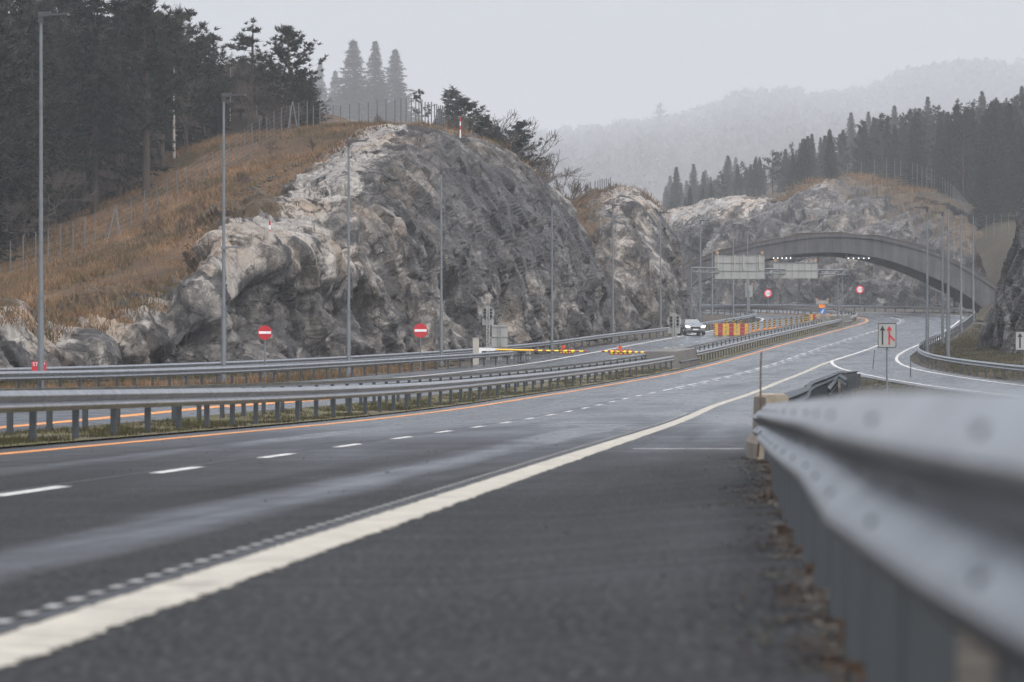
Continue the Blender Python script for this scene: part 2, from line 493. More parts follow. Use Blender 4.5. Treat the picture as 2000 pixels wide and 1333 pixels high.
def steel_mat(name, col=(0.36, 0.38, 0.40), rough=0.42, metal=0.75):
    m, nt, b = mat(name)
    co = coords(nt)
    n = noise(nt, co, 2.2, 6, 0.65); s = noise(nt, coords(nt, 'Object', (1, 1, .15)), 9.0, 4, .6)
    t = math_(nt, 'ADD', math_(nt, 'MULTIPLY', n, .6), math_(nt, 'MULTIPLY', s, .4))
    nt.links.new(ramp(nt, t, [(0.3, tuple(x * .68 for x in col)), (0.52, col), (0.75, tuple(x * 1.15 for x in col))]), b.inputs['Base Color'])
    nt.links.new(ramp(nt, t, [(0.3, rough + .15), (0.7, rough - .06)]), b.inputs['Roughness'])
    b.inputs['Metallic'].default_value = metal
    bump(nt, b, n, 0.15, 0.02)
    return m

M = {}
M['asphalt'] = asphalt_mat()
M['white_line'] = line_mat('white_paint', (0.36, 0.34, 0.285))
M['white_thin'] = line_mat('white_paint_thin', (0.52, 0.52, 0.51), False)
M['orange_line'] = line_mat('orange_paint', (0.62, 0.25, 0.06))
M['rumble'] = line_mat('worn_rumble_paint', (0.30, 0.30, 0.29), False)
M['seam'] = plain('tar_seam', (0.022, 0.022, 0.024), 0.5)
M['rock'] = rock_mat()
M['rail'] = steel_mat('galvanised_rail', (0.37, 0.372, 0.374), 0.34, 0.95)
M['post'] = steel_mat('galvanised_post', (0.062, 0.072, 0.08), 0.55, 0.3)
M['pole'] = steel_mat('galvanised_pole', (0.20, 0.22, 0.235), 0.5, 0.4)
M['wire'] = plain('fence_wire', (0.22, 0.23, 0.24), 0.5, 0.4)
M['fence_post'] = plain('fence_post_steel', (0.15, 0.155, 0.16), 0.6, 0.3)
M['net'] = plain('net_wire', (0.12, 0.127, 0.14), 0.55, 0.1)
M['dark'] = plain('dark_plastic', (0.028, 0.030, 0.033), 0.5)
M['lampgrey'] = plain('lamp_housing', (0.075, 0.078, 0.085), 0.4)
M['hole'] = plain('bolt_steel', (0.03, 0.032, 0.035), 0.5)
M['concrete'] = turf_mat('concrete', [(0.3, (0.10, 0.10, 0.095)), (0.55, (0.16, 0.158, 0.15)), (0.75, (0.22, 0.215, 0.205))], 1.5, 0.01)
M['tan_concrete'] = turf_mat('weathered_concrete', [(0.3, (0.17, 0.145, 0.115)), (0.5, (0.29, 0.25, 0.20)), (0.72, (0.40, 0.355, 0.29))], 3.0, 0.01)
def stained(name, c0, c1, c2):
    m, nt, b = mat(name)
    d = noise(nt, coords(nt, 'Object', (1.3, .4, .10)), 1.0, 6, .65, .2); e = noise(nt, coords(nt), .5, 6, .6)
    s = math_(nt, 'ADD', math_(nt, 'MULTIPLY', d, .6), math_(nt, 'MULTIPLY', e, .4))
    wv = N(nt, 'ShaderNodeTexWave', Scale=.16, Distortion=0.0); wv.bands_direction = 'X'
    nt.links.new(coords(nt), wv.inputs['Vector'])
    c = ramp(nt, s, [(.36, c0), (.5, c1), (.62, c2)])
    c = mix(nt, ramp(nt, wv.outputs['Fac'], [(.0, .7), (.004, 0.0)]), c, c0)
    nt.links.new(c, b.inputs['Base Color']); b.inputs['Roughness'].default_value = .8
    return m
M['bridge'] = stained('dark_concrete', (0.040, 0.041, 0.044), (0.072, 0.074, 0.079), (0.105, 0.107, 0.113))
M['old_bridge'] = turf_mat('dark_concrete_old', [(0.3, (0.055, 0.057, 0.062)), (0.55, (0.076, 0.079, 0.086)), (0.75, (0.10, 0.104, 0.112))], 0.7, 0.02)
M['grey_box'] = plain('grey_paint', (0.42, 0.40, 0.36), 0.55, var=.12)
M['grey_sign'] = plain('sign_back', (0.33, 0.34, 0.33), 0.5, 0.1, var=.15, scale=1.2)
M['grey_rib'] = plain('sign_rib', (0.22, 0.225, 0.22), 0.5)
M['red'] = plain('red_sign', (0.50, 0.022, 0.035), 0.45, var=.1)
M['pinkred'] = plain('red_ring', (0.80, 0.045, 0.09), 0.45, var=.05)
M['white'] = plain('white_paint_sign', (0.80, 0.80, 0.80), 0.45, var=.06)
M['black'] = plain('black_paint', (0.02, 0.02, 0.023), 0.5)
M['yellow'] = plain('yellow_plastic', (0.62, 0.39, 0.05), 0.5, var=.2)
M['boomyellow'] = plain('boom_yellow', (0.85, 0.50, 0.03), 0.45, var=.08)
M['lime'] = plain('reflective_yellow', (0.80, 0.80, 0.02), 0.45, var=.08)
M['maroon'] = plain('reflective_red', (0.34, 0.03, 0.055), 0.45, var=.1)
M['orange'] = plain('orange_plastic', (0.85, 0.25, 0.03), 0.5)
M['amber'] = plain('amber_lens', (0.42, 0.27, 0.18), 0.3)
M['redlamp'] = plain('red_lens', (0.75, 0.08, 0.02), 0.3)
M['blue'] = plain('blue_sign', (0.03, 0.16, 0.50), 0.45)
M['rust'] = plain('rusty_stick', (0.10, 0.055, 0.036), 0.8)
M['bark'] = turf_mat('bark', [(0.3, (0.035, 0.03, 0.027)), (0.6, (0.075, 0.06, 0.05)), (0.8, (0.11, 0.085, 0.065))], 2.0, 0.03)
M['birch'] = turf_mat('birch_bark', [(0.36, (0.06, 0.055, 0.05)), (0.46, (0.42, 0.40, 0.37)), (0.7, (0.58, 0.56, 0.53))], 3.0, 0.01)
M['twig'] = plain('twig', (0.085, 0.07, 0.062), 0.9)
M['browntwig'] = plain('brown_twig', (0.085, 0.055, 0.042), 0.9)
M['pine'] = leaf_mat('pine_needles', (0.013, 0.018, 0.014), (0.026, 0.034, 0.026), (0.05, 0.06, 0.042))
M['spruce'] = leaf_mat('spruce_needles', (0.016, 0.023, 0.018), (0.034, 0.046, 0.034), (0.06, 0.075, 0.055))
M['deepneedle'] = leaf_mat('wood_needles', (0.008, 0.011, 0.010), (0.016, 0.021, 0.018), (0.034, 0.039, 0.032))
M['cover'] = turf_mat('bare_earth', [(0.3, (0.045, 0.04, 0.034)), (0.55, (0.085, 0.07, 0.058)), (0.8, (0.14, 0.115, 0.09))], 0.8)
M['wood'] = leaf_mat('distant_foliage', (0.02, 0.026, 0.02), (0.045, 0.052, 0.04), (0.085, 0.085, 0.06), .2)
m_, nt_, b_n = mat('dry_grass')
_co = coords(nt_)
_f = noise(nt_, _co, 0.5, 6, 0.75); _g = noise(nt_, _co, 0.15, 6, 0.7, .6); _r = noise(nt_, _co, 6.0, 2)
_c = ramp(nt_, math_(nt_, 'ADD', math_(nt_, 'MULTIPLY', _f, .6), math_(nt_, 'MULTIPLY', _r, .4)), [(0.36, (0.045, 0.027, 0.016)), (0.48, (0.16, 0.095, 0.05)), (0.56, (0.28, 0.178, 0.10)), (0.68, (0.42, 0.285, 0.17))])
_c = mix(nt_, ramp(nt_, _g, [(0.43, 0.85), (0.52, 0.0)]), _c, mix(nt_, _r, (0.035, 0.032, 0.018), (0.115, 0.10, 0.048)))
_c = mix(nt_, ramp(nt_, _g, [(0.56, 0.0), (0.66, 0.5)]), _c, (0.34, 0.21, 0.118))
nt_.links.new(_c, b_n.inputs['Base Color']); b_n.inputs['Roughness'].default_value = .85; b_n.inputs['Specular IOR Level'].default_value = .15
M['drygrass'] = m_
M['greengrass'] = leaf_mat('green_grass', (0.030, 0.031, 0.016), (0.066, 0.062, 0.029), (0.15, 0.115, 0.065), 1.2, 0)
M['leaves'] = leaf_mat('fallen_leaves', (0.025, 0.016, 0.010), (0.075, 0.042, 0.024), (0.20, 0.13, 0.08), 22.0, 0)
M['stones'] = leaf_mat('stones', (0.035, 0.033, 0.030), (0.085, 0.08, 0.072), (0.26, 0.245, 0.22), 30.0, 0)
M['hill'] = turf_mat('dry_turf', [(0.32, (0.028, 0.022, 0.015)), (0.48, (0.075, 0.048, 0.027)), (0.62, (0.14, 0.085, 0.045)), (0.78, (0.22, 0.14, 0.08))], 0.6)
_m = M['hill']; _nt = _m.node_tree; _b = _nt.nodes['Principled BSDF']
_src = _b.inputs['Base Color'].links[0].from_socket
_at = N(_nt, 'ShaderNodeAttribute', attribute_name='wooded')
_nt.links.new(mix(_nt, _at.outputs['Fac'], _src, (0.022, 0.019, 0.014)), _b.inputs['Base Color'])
M['floor'] = turf_mat('wood_floor', [(0.3, (0.03, 0.026, 0.018)), (0.55, (0.06, 0.048, 0.03)), (0.8, (0.11, 0.075, 0.04))], 0.4)
M['ground'] = turf_mat('gravel_ground', [(0.3, (0.025, 0.022, 0.019)), (0.5, (0.055, 0.049, 0.041)), (0.6, (0.09, 0.08, 0.066)), (0.78, (0.19, 0.175, 0.155))], 3.0, 0.04)
M['meadow'] = turf_mat('wet_meadow', [(0.3, (0.022, 0.021, 0.013)), (0.5, (0.044, 0.038, 0.022)), (0.65, (0.072, 0.056, 0.034)), (0.8, (0.11, 0.085, 0.055))], 0.5)
M['island'] = turf_mat('gravel_and_moss', [(0.32, (0.06, 0.05, 0.04)), (0.45, (0.12, 0.10, 0.08)), (0.55, (0.085, 0.085, 0.032)), (0.68, (0.16, 0.14, 0.115)), (0.8, (0.3, 0.28, 0.25))], 1.6, 0.05)
# ------------------------------------------------------------------ the ground sheet
def ground_z(off, y):
    z = zr(y, off) - 0.07
    # gravel island between the carriageway and the joining ramp
    a_ = W_(y) - O_(y) + 2.6; b_ = RL_(y) - O_(y) - 5.0
    isl = np.exp(-((y - 165) / 45.0) ** 2) * np.exp(-((off - (a_ + b_) / 2) / np.clip((b_ - a_) / 3.0, .5, 3)) ** 2)
    z = z + 0.28 * isl
    return z

yy = np.concatenate([np.arange(-60, 20, 4), np.arange(20, 300, 2.0), np.arange(300, 840, 4), np.arange(840, 2000, 80), np.arange(2000, 7600, 300)])
oo = np.array([-2600, -1200, -500, -200, -90, -50, -36, -30, -26, -23, -20, -17, -15, -12, -8, -4.4, -3.4, -2.5, -1, 0, 3, 7, 9.2, 9.55, 9.9, 10.2, 11, 12, 13, 14, 15, 16, 17, 18, 20, 22, 25, 28, 32, 38, 50, 90, 200, 500, 1200, 2600])
YY, OO = np.meshgrid(yy, oo, indexing='ij')
XX = O_(np.minimum(YY, 840)) * np.exp(-np.clip(YY - 840, 0, None) / 800) + OO
ZZ = ground_z(OO, YY)
V = np.stack([XX, YY, ZZ], 2).reshape(-1, 3)
o = link('ground', np_mesh('ground', V, grid_faces(len(yy), len(oo))[:, ::-1], M['ground'], True))
tag(o, 'gravelly ground and ditches beside the motorway', 'ground', kind='structure')

# ------------------------------------------------------------------ road sheets and paint
def strip_np(ys, xl, xr, offl, offr, dz, n=2):
    ys = np.asarray(ys, float)
    t = np.linspace(0, 1, n)
    X = xl[:, None] * (1 - t) + xr[:, None] * t
    Of = offl[:, None] * (1 - t) + offr[:, None] * t
    Z = zr(ys[:, None], Of) + dz
    V = np.stack([X, np.repeat(ys[:, None], n, 1), Z], 2).reshape(-1, 3)
    UV = np.stack([Of, np.repeat(ys[:, None], n, 1)], 2).reshape(-1, 2)
    return V, grid_faces(len(ys), n)[:, ::-1], UV

def join_np(parts):
    Vs, Fs, Us, b = [], [], [], 0
    for V, Fc, U in parts:
        Vs.append(V); Fs.append(Fc + b); Us.append(U); b += len(V)
    return np.concatenate(Vs), np.concatenate(Fs), np.concatenate(Us)

def sheet(name, parts, m, label, cat='road', kind='structure', group=None):
    V, Fc, U = join_np(parts) if isinstance(parts, list) else parts
    o = link(name, np_mesh(name, V, Fc, m, True, U))
    return tag(o, label, cat, group, kind)

def off_strip(y0, y1, ol, orr, dz, n=2, step=2.0):
    ys = np.arange(math.ceil(y0 / step) * step, y1, step)
    ys = np.unique(np.concatenate([[y0], ys, [y1]]))
    ol = ol(ys) if callable(ol) else np.full(len(ys), float(ol))
    orr = orr(ys) if callable(orr) else np.full(len(ys), float(orr))
    return strip_np(ys, O_(ys) + ol, O_(ys) + orr, ol, orr, dz, n)

Wo = lambda y: W_(y) - O_(y)
RLo = lambda y: RL_(y) - O_(y)
RMo = lambda y: RM_(y) - O_(y)
def right_edge(y):
    a = Wo(y) + 2.25 + 0.5 * (1 - np.clip((y - 30) / 20, 0, 1))
    b = RLo(y) + 0.9
    t = np.clip((y - 236) / 18, 0, 1); t = t * t * (3 - 2 * t)
    return a * (1 - t) + b * t
sheet('main_carriageway', [off_strip(-40, 830, -0.75, right_edge, 0.0, 14)], M['asphalt'], 'wide wet grey asphalt carriageway sweeping up to the bridge')
def left_edge(y):
    a = np.full(len(y), -14.1); b = B_(y) + 0.55
    t = np.clip((y - 250) / 12, 0, 1)
    return a * (1 - t) + np.maximum(b, -18) * t
sheet('far_carriageway', [off_strip(-40, 830, left_edge, -3.35, 0.0, 12)], M['asphalt'], 'wet asphalt carriageway beyond the median rails with the dark car on it')
sheet('exit_ramp', [off_strip(60, 251, lambda y: B_(y) + 0.6, lambda y: np.minimum(A_(y) - 1.9, -15.6), -0.004, 4)], M['asphalt'], 'strip of exit ramp between the two guard rails below the rock')
sheet('joining_ramp', [off_strip(70, 258, lambda y: RMo(y) - 0.7, lambda y: RLo(y) + 0.9, -0.004, 6)], M['asphalt'], 'joining ramp curving in from the right edge past the merge sign')
sheet('median', [off_strip(-40, 830, -3.35, -0.75, 0.03, 4)], M['island'], 'narrow mossy gravel median between the guard rails')

# wide rumble edge line: ragged right edge close to the camera
ys = np.concatenate([np.arange(5, 32, 0.03), np.arange(32, 60, 0.06), np.arange(60, 283, 2.0)])
rag = 0.055 * np.abs(vnoise(np.stack([ys * 9.0, ys * 0, ys * 0], 1), 3)) + 0.02 * np.abs(vnoise(np.stack([ys * 1.3, ys * 0 + 3, ys * 0], 1), 6))
rag = rag * np.clip((90 - ys) / 40, 0, 1)
lag = 0.02 * np.abs(vnoise(np.stack([ys * 5, ys * 0 + 4, ys * 0], 1), 5)) * np.clip((90 - ys) / 40, 0, 1)
offl = W_(ys) - O_(ys) - 0.15 - lag
offr = W_(ys) - O_(ys) + 0.14 + rag
main_white = [strip_np(ys, O_(ys) + offl, O_(ys) + offr, offl, offr, 0.005, 2)]
sheet('edge_line', main_white, M['white_line'], 'thick cream edge line running from the bottom left corner', 'road marking')
rum = []
y = 9.0
while y < 110:
    w = Wo(np.array([y]))[0]
    rum.append(off_strip(y, y + 0.23, w - 0.335, w - 0.275, 0.005, 2, 0.5)); y += 0.52
sheet('rumble_dashes', rum, M['rumble'], 'row of tiny white rumble dashes along the cream edge line', 'road marking')
sheet('tar_line', [off_strip(5, 110, lambda y: Wo(y) - 0.25, lambda y: Wo(y) - 0.19, 0.003), off_strip(12, 150, 3.40, 3.46, 0.003)], M['seam'], 'thin dark tar seams along the lane line and the edge line', 'road marking')
sheet('orange_line', [off_strip(5, 830, -0.11, 0.11, 0.005), ], M['orange_line'], 'orange line along the near side of the median rails', 'road marking')
sheet('orange_line_beyond', [off_strip(20, 830, -4.36, -4.14, 0.005)], M['orange_line'], 'orange line seen between the median posts on the far carriageway', 'road marking')
dash = []
k = 40.4 - 8.1 * 3
while k < 168:
    if k > 5: dash.append(off_strip(k, k + 3.0, 3.53, 3.67, 0.005, 2, 1.0))
    k += 8.1
while k < 480:
    dash.append(off_strip(k, k + 5.7, 3.53, 3.67, 0.005, 2, 1.0))
    dash.append(off_strip(k + 5.2, k + 7.0, 3.90, 4.04, 0.005, 2, 1.0)); k += 8.1
while k < 760:
    dash.append(off_strip(k, k + 3.0, 3.53, 3.67, 0.005, 2, 1.0)); k += 8.1
sheet('lane_dashes', dash, M['white_thin'], 'broken white lane line down the middle of the near carriageway', 'road marking')
dash = []
k = 100.0
while k < 420:
    dash.append(off_strip(k, k + 2.6, -7.92, -7.78, 0.005, 2, 1.0)); k += 12
sheet('lane_dashes_beyond', dash, M['white_thin'], 'broken white lane line on the far carriageway behind the boom', 'road marking')
sheet('edge_line_beyond', [off_strip(60, 420, -11.65, -11.4, 0.005), off_strip(440, 800, -11.5, -11.3, 0.005)], M['white_thin'], 'solid white edge line on the far carriageway passing the car', 'road marking')
RMl = [off_strip(90, 262, lambda y: RMo(y) - 0.1, lambda y: RMo(y) + 0.1, 0.006),
       off_strip(90, 820, lambda y: RLo(y) - 0.1, lambda y: RLo(y) + 0.1, 0.006),
       off_strip(283, 330, lambda y: Wo(y) - 0.1, lambda y: Wo(y) + 0.12, 0.006),
       off_strip(336, 400, lambda y: 11.0 + 0 * y, lambda y: 11.25 + 0 * y, 0.006)]
# the curved nose joining the ramp's left line to the main edge line
a0, a1 = RMo(np.array([262.]))[0], Wo(np.array([284.]))[0]
ysn = np.linspace(262, 284, 12); tt = np.linspace(0, 1, 12); oc = a0 + (a1 - a0) * (tt ** 1.6)
RMl.append(strip_np(ysn, O_(ysn) + oc - .1, O_(ysn) + oc + .12, oc - .1, oc + .12, 0.006))
ysn = np.linspace(262, 280, 8)
ol = Wo(ysn) + 0.35; orr = np.maximum(ol + 0.02, RMo(np.minimum(ysn, 262)) * 0 + np.interp(ysn, [262, 280], [RMo(np.array([262.]))[0] - .3, Wo(np.array([280.]))[0] + .4]))
RMl.append(strip_np(ysn, O_(ysn) + ol, O_(ysn) + orr, ol, orr, 0.006))
sheet('ramp_lines', RMl, M['white_thin'], 'white lines bounding the joining ramp and its painted nose', 'road marking')
w55 = Wo(np.array([55.]))[0]
sheet('shoulder_stripe', [off_strip(55, 55.3, w55 + .5, w55 + 2.0, 0.005, 2, 0.3)], M['white_thin'], 'short thin white stripe across the shoulder before the concrete block', 'road marking')

# ------------------------------------------------------------------ guard rails
WP = [(0, .75), (.008, .752), (.072, .692), (.083, .676), (.080, .660), (.012, .603), (.002, .595), (.012, .587), (.074, .534), (.083, .518), (.079, .502), (.008, .440), (0, .442)]
def resample(pts, step):
    p = np.asarray(pts, float)
    d = np.concatenate([[0], np.cumsum(np.linalg.norm(np.diff(p, axis=0), axis=1))])
    n = max(2, int(d[-1] / step) + 1)
    s = np.linspace(0, d[-1], n)
    return np.stack([np.interp(s, d, p[:, k]) for k in range(3)], 1), s

def beam_arrays(pts, side, front=True, hscale=1.0):
    """sweep the W profile along pts (x,y,ground z); side=+1 faces right of travel (+X when heading +Y)"""
    T = np.gradient(pts, axis=0); T[:, 2] = 0
    T /= np.linalg.norm(T, axis=1, keepdims=True)
    Nn = np.stack([T[:, 1], -T[:, 0]], 1) * side
    prof = WP + [(x - .012 if 0 < i < len(WP) - 1 else x - .006, z) for i, (x, z) in reversed(list(enumerate(WP)))]
    n = len(prof)
    V = np.zeros((len(pts), n, 3))
    for j, (u, h) in enumerate(prof):
        V[:, j, 0] = pts[:, 0] + Nn[:, 0] * u
        V[:, j, 1] = pts[:, 1] + Nn[:, 1] * u
        V[:, j, 2] = pts[:, 2] + h * hscale
    i = np.arange(len(pts) - 1)[:, None] * n
    j = np.arange(n)[None, :]
    a = (i + j).ravel(); b = (i + (j + 1) % n).ravel()
    Fc = np.stack([a, b, b + n, a + n], 1)
    return V.reshape(-1, 3), (Fc if side > 0 else Fc[:, ::-1]), Nn, T

def post_mesh(h=0.66, w=0.12, d=0.09):
    m = MB(); t = 0.012
    m.box((0, -w / 2 + t / 2, h / 2 - .12), (d, t, h + .24))
    m.box((0, w / 2 - t / 2, h / 2 - .12), (d, t, h + .24))
    m.box((d / 2 - t / 2, 0, h / 2 - .12), (t, w - 2 * t - .002, h + .24))
    return m.mesh('guard_rail_post', M['post'])
POST = post_mesh()

def guard_rail(name, label, pts, side, spacing=4.0, step=2.0, group=None, bolts=False, maxposts=100, hs=1.0, postoff=-0.075, first=0.5, m=None):
    P3, s = resample(pts, step)
    c = P3[0].copy()
    root = empty(name, c, label, 'guard rail', group)
    V, Fc, Nn, T = beam_arrays(P3, side, hscale=hs)
    bm = np_mesh('rail_beam', V - c, Fc, m or M['rail'])
    bm.polygons.foreach_set('use_smooth', np.zeros(len(bm.polygons), bool))
    link('rail_beam', bm, root)
    total = s[-1]
    sp = np.arange(first, total, spacing)
    px = [np.interp(sp, s, P3[:, k]) for k in range(3)]
    nx = np.interp(sp, s, Nn[:, 0]); ny = np.interp(sp, s, Nn[:, 1])
    rest = MB()
    order = np.argsort(px[1])
    for q, i in enumerate(order):
        loc = Vector((px[0][i] + nx[i] * postoff, px[1][i] + ny[i] * postoff, px[2][i]))
        ang = math.atan2(ny[i], nx[i])
        if q < maxposts:
            link('post', POST, root, loc - Vector(c), ang)
        else:
            rest.box(tuple(loc - Vector(c) + Vector((0, 0, .2))), (.09, .12, .9), ang)
    if rest.f:
        o = rest.build('distant_posts', M['post'], root); tag(o, kind='stuff')
    if bolts:
        bm_ = MB(); bm_.box((0, 0, 0), (.012, .034, .016)); bmesh_ = bm_.mesh('bolt', M['hole'])
        for q in np.arange(0.4, min(total, 60), 2.0):
            x, y, z = (np.interp(q, s, P3[:, k]) for k in range(3))
            n0, n1 = np.interp(q, s, Nn[:, 0]), np.interp(q, s, Nn[:, 1])
            for u, h in ((.058, .705), (.060, .545), (.003, .595)):
                link('bolt', bmesh_, root, (x + n0 * u - c[0], y + n1 * u - c[1], z + h * hs - c[2]), math.atan2(n1, n0))
    return root

def rail_pts(y0, y1, off, dz=0.03, step=4.0):
    ys = np.arange(y0, y1 + .01, step)
    of = off(ys) if callable(off) else np.full(len(ys), float(off))
    return np.stack([O_(ys) + of, ys, zr(ys, of) + dz], 1)

guard_rail('median_guard_rail', 'long galvanised guard rail along the orange line, left of the nearer concrete block', rail_pts(20, 238.5, -1.15), 1, 3.6, group='median guard rails')
guard_rail('median_guard_rail', 'guard rail on the back of the median, seen behind the longest near one', rail_pts(20, 241, -3.0), -1, 3.6, group='median guard rails')
guard_rail('median_guard_rail', 'guard rail along the orange line between the two concrete median blocks, below the striped barriers', rail_pts(252.5, 407, -1.15), 1, 2.4, group='median guard rails')
guard_rail('median_guard_rail', 'dark backed guard rail beside the row of striped panels, behind the orange line rail', rail_pts(256, 405, -3.0), -1, 3.6, group='median guard rails')
guard_rail('median_guard_rail', 'guard rail curving away to the left past the second concrete block under the bridge', rail_pts(421, 800, -1.15), 1, 4, group='median guard rails')
guard_rail('median_guard_rail', 'far guard rail with dark posts sweeping left behind the trailer', rail_pts(424, 800, -3.0), -1, 4, group='median guard rails')
guard_rail('roadside_guard_rail', 'guard rail on the left between far carriageway and exit ramp, ending at the crash cushion', rail_pts(70, 255, A_), 1, 3.6, group='roadside guard rails', bolts=0)
guard_rail('roadside_guard_rail', 'outermost left guard rail along the rocks, behind the no entry signs and the car', rail_pts(70, 800, lambda y: B_(y) + .0), 1, 4, group='roadside guard rails')
guard_rail('roadside_guard_rail', 'guard rail curving round the right side of the joining ramp and on under the bridge', rail_pts(120, 800, lambda y: RLo(y) + 1.45), -1, 4, group='roadside guard rails')

# the near rail right beside the camera (ground lies 0.13 m above the road there)
nr = [(2.78, 46, -.17), (2.62, 42, -.15), (2.25, 36, -.08), (1.75, 28, .0), (1.25, 18.5, .06), (.95, 12.4, .10), (.66, 7.5, .13), (.57, 4.9, .14), (.54, 3, .145), (.52, 0, .15), (.50, -4, .15), (.48, -10, .15)]
guard_rail('roadside_guard_rail', 'large blurred guard rail filling the right foreground', nr[::-1], -1, 2.0, 0.25, group='roadside guard rails', bolts=2, first=1.1)

# rail beyond the concrete block: runs on to a rounded end that doubles back
pp = rail_pts(51, 175, lambda y: Wo(y) + np.interp(y, [50, 75, 100, 175], [2.35, 2.65, 2.9, 3.2]), 0.02, 3)
pp[:, 2] += np.interp(pp[:, 1], [50, 85], [-.06, 0])
end = pp[-1]
arc = [(end[0] + 0.45 * (1 - math.cos(a)), end[1] + 1.2 * math.sin(a), end[2]) for a in np.linspace(0.3, math.pi, 8)]
back = [tuple(P(px, 747, Yq)[:2]) + (float(zr(Yq, 8)) + dz,) for px, Yq, dz in ((1641, 160, .05), (1647, 145, .1), (1656, 130, .1))]
guard_rail('roadside_guard_rail', 'ribbed guard rail beyond the tan concrete block with a dark rounded end', list(map(tuple, pp)) + arc + back, 1, 1.1, 0.4, group='roadside guard rails', postoff=-0.075, m=M['post'])  # darker post steel on the beam imitates shade on its averted side
leg = [tuple(P(px, 747, Yq)[:2]) + (float(zr(Yq, 8)) - .12,) for px, Yq in ((1633, 160), (1624, 140), (1616, 122))]
guard_rail('roadside_guard_rail', 'short dark guard rail end piece just left of the rounded rail end on the gravel', leg, -1, 1.4, 0.5, group='roadside guard rails', postoff=0.03, m=M['post'])  # beam coloured dark for the shade on its turned-away face

# ------------------------------------------------------------------ left hillside
def tps_fit(pts):
    p = np.array([[a[0], a[1]] for a in pts]) / 50.0; z = np.array([a[2] for a in pts])
    r = np.linalg.norm(p[:, None] - p[None], axis=2)
    K = np.where(r > 0, r * r * np.log(r + 1e-9), 0) + np.eye(len(p)) * 2e-3
    Pm = np.c_[np.ones(len(p)), p]
    A = np.block([[K, Pm], [Pm.T, np.zeros((3, 3))]])
    w = np.linalg.solve(A, np.r_[z, 0, 0, 0])
    def f(X, Y):
        q = np.stack([np.ravel(X), np.ravel(Y)], 1) / 50.0
        out = np.zeros(len(q))
        for s in range(0, len(q), 20000):
            c = q[s:s + 20000]
            rr = np.linalg.norm(c[:, None] - p[None], axis=2)
            out[s:s + 20000] = np.where(rr > 0, rr * rr * np.log(rr + 1e-9), 0) @ w[:len(p)] + np.c_[np.ones(len(c)), c] @ w[len(p):]
        return out.reshape(np.shape(X))
    return f

# rock 1 control sections: base, top of the lower face, back of the bench, crest, plateau, buried edge
RK1 = [
 [(-330,752,160),(-325,720,161),(-322,690,163),(-320,655,166),(-318,640,173),(-318,660,185)],
 [(-120,748,172),(-118,715,173),(-115,680,175),(-110,640,178),(-105,622,186),(-105,645,198)],
 [(-10,744,182),(-5,710,183),(0,675,185),(10,640,188),(15,624,195),(15,645,207)],
 [(80,738,190),(84,712,191),(88,690,193),(92,668,197),(92,650,204),(90,668,216)],
 [(150,735,196),(158,702,197),(164,672,200),(168,645,204),(165,628,211),(160,645,224)],
 [(250,731,204),(262,690,205),(270,650,208),(272,612,214),(266,590,223),(255,600,238)],
 [(350,728,212),(362,650,214),(352,606,219),(350,572,226),(345,555,237),(340,565,252)],
 [(450,723,222),(446,560,225),(438,498,232),(432,446,242),(425,438,254),(425,455,272)],
 [(560,716,234),(560,520,238),(548,478,246),(540,432,258),(540,410,276),(545,420,300)],
 [(640,710,243),(640,525,247),(622,470,256),(612,385,272),(600,340,292),(600,345,318)],
 [(710,706,250),(712,520,254),(690,430,264),(672,330,279),(655,288,299),(655,296,325)],
 [(800,699,261),(790,510,266),(765,385,274),(738,296,286),(735,262,304),(740,262,332)],
 [(900,692,274),(885,520,279),(864,390,286),(842,292,294),(832,258,311),(830,258,342)],
 [(990,685,290),(978,540,294),(958,415,299),(932,320,306),(902,270,318),(885,266,346)],
 [(1060,678,306),(1052,550,309),(1036,440,313),(1012,352,319),(972,292,331),(950,290,356)],
 [(1130,669,322),(1122,560,324),(1107,468,327),(1082,400,332),(1042,346,343),(1012,344,366)],
 [(1190,658,336),(1181,585,338),(1165,520,341),(1140,465,346),(1102,416,357),(1072,420,378)],
 [(1203,652,348),(1193,605,352),(1174,560,357),(1148,515,363),(1108,470,372),(1078,470,390)],
]
RK2 = [
 [(1085,662,370),(1092,592,380),(1098,520,390),(1104,452,402),(1110,408,420),(1110,414,452)],
 [(1160,657,375),(1165,570,382),(1165,500,390),(1166,430,401),(1170,388,418),(1172,394,450)],
 [(1230,652,380),(1231,560,387),(1230,488,393),(1226,420,403),(1220,374,418),(1216,382,450)],
 [(1292,646,388),(1288,560,394),(1279,488,400),(1268,428,408),(1256,384,420),(1246,392,452)],
 [(1332,641,402),(1321,568,406),(1310,498,411),(1300,443,417),(1280,406,428),(1264,412,456)],
 [(1363,632,425),(1346,580,428),(1330,538,432),(1315,490,437),(1296,442,447),(1280,446,472)],
 [(1370,624,455),(1352,590,458),(1335,560,462),(1320,520,466),(1300,482,474),(1282,480,497)],
]
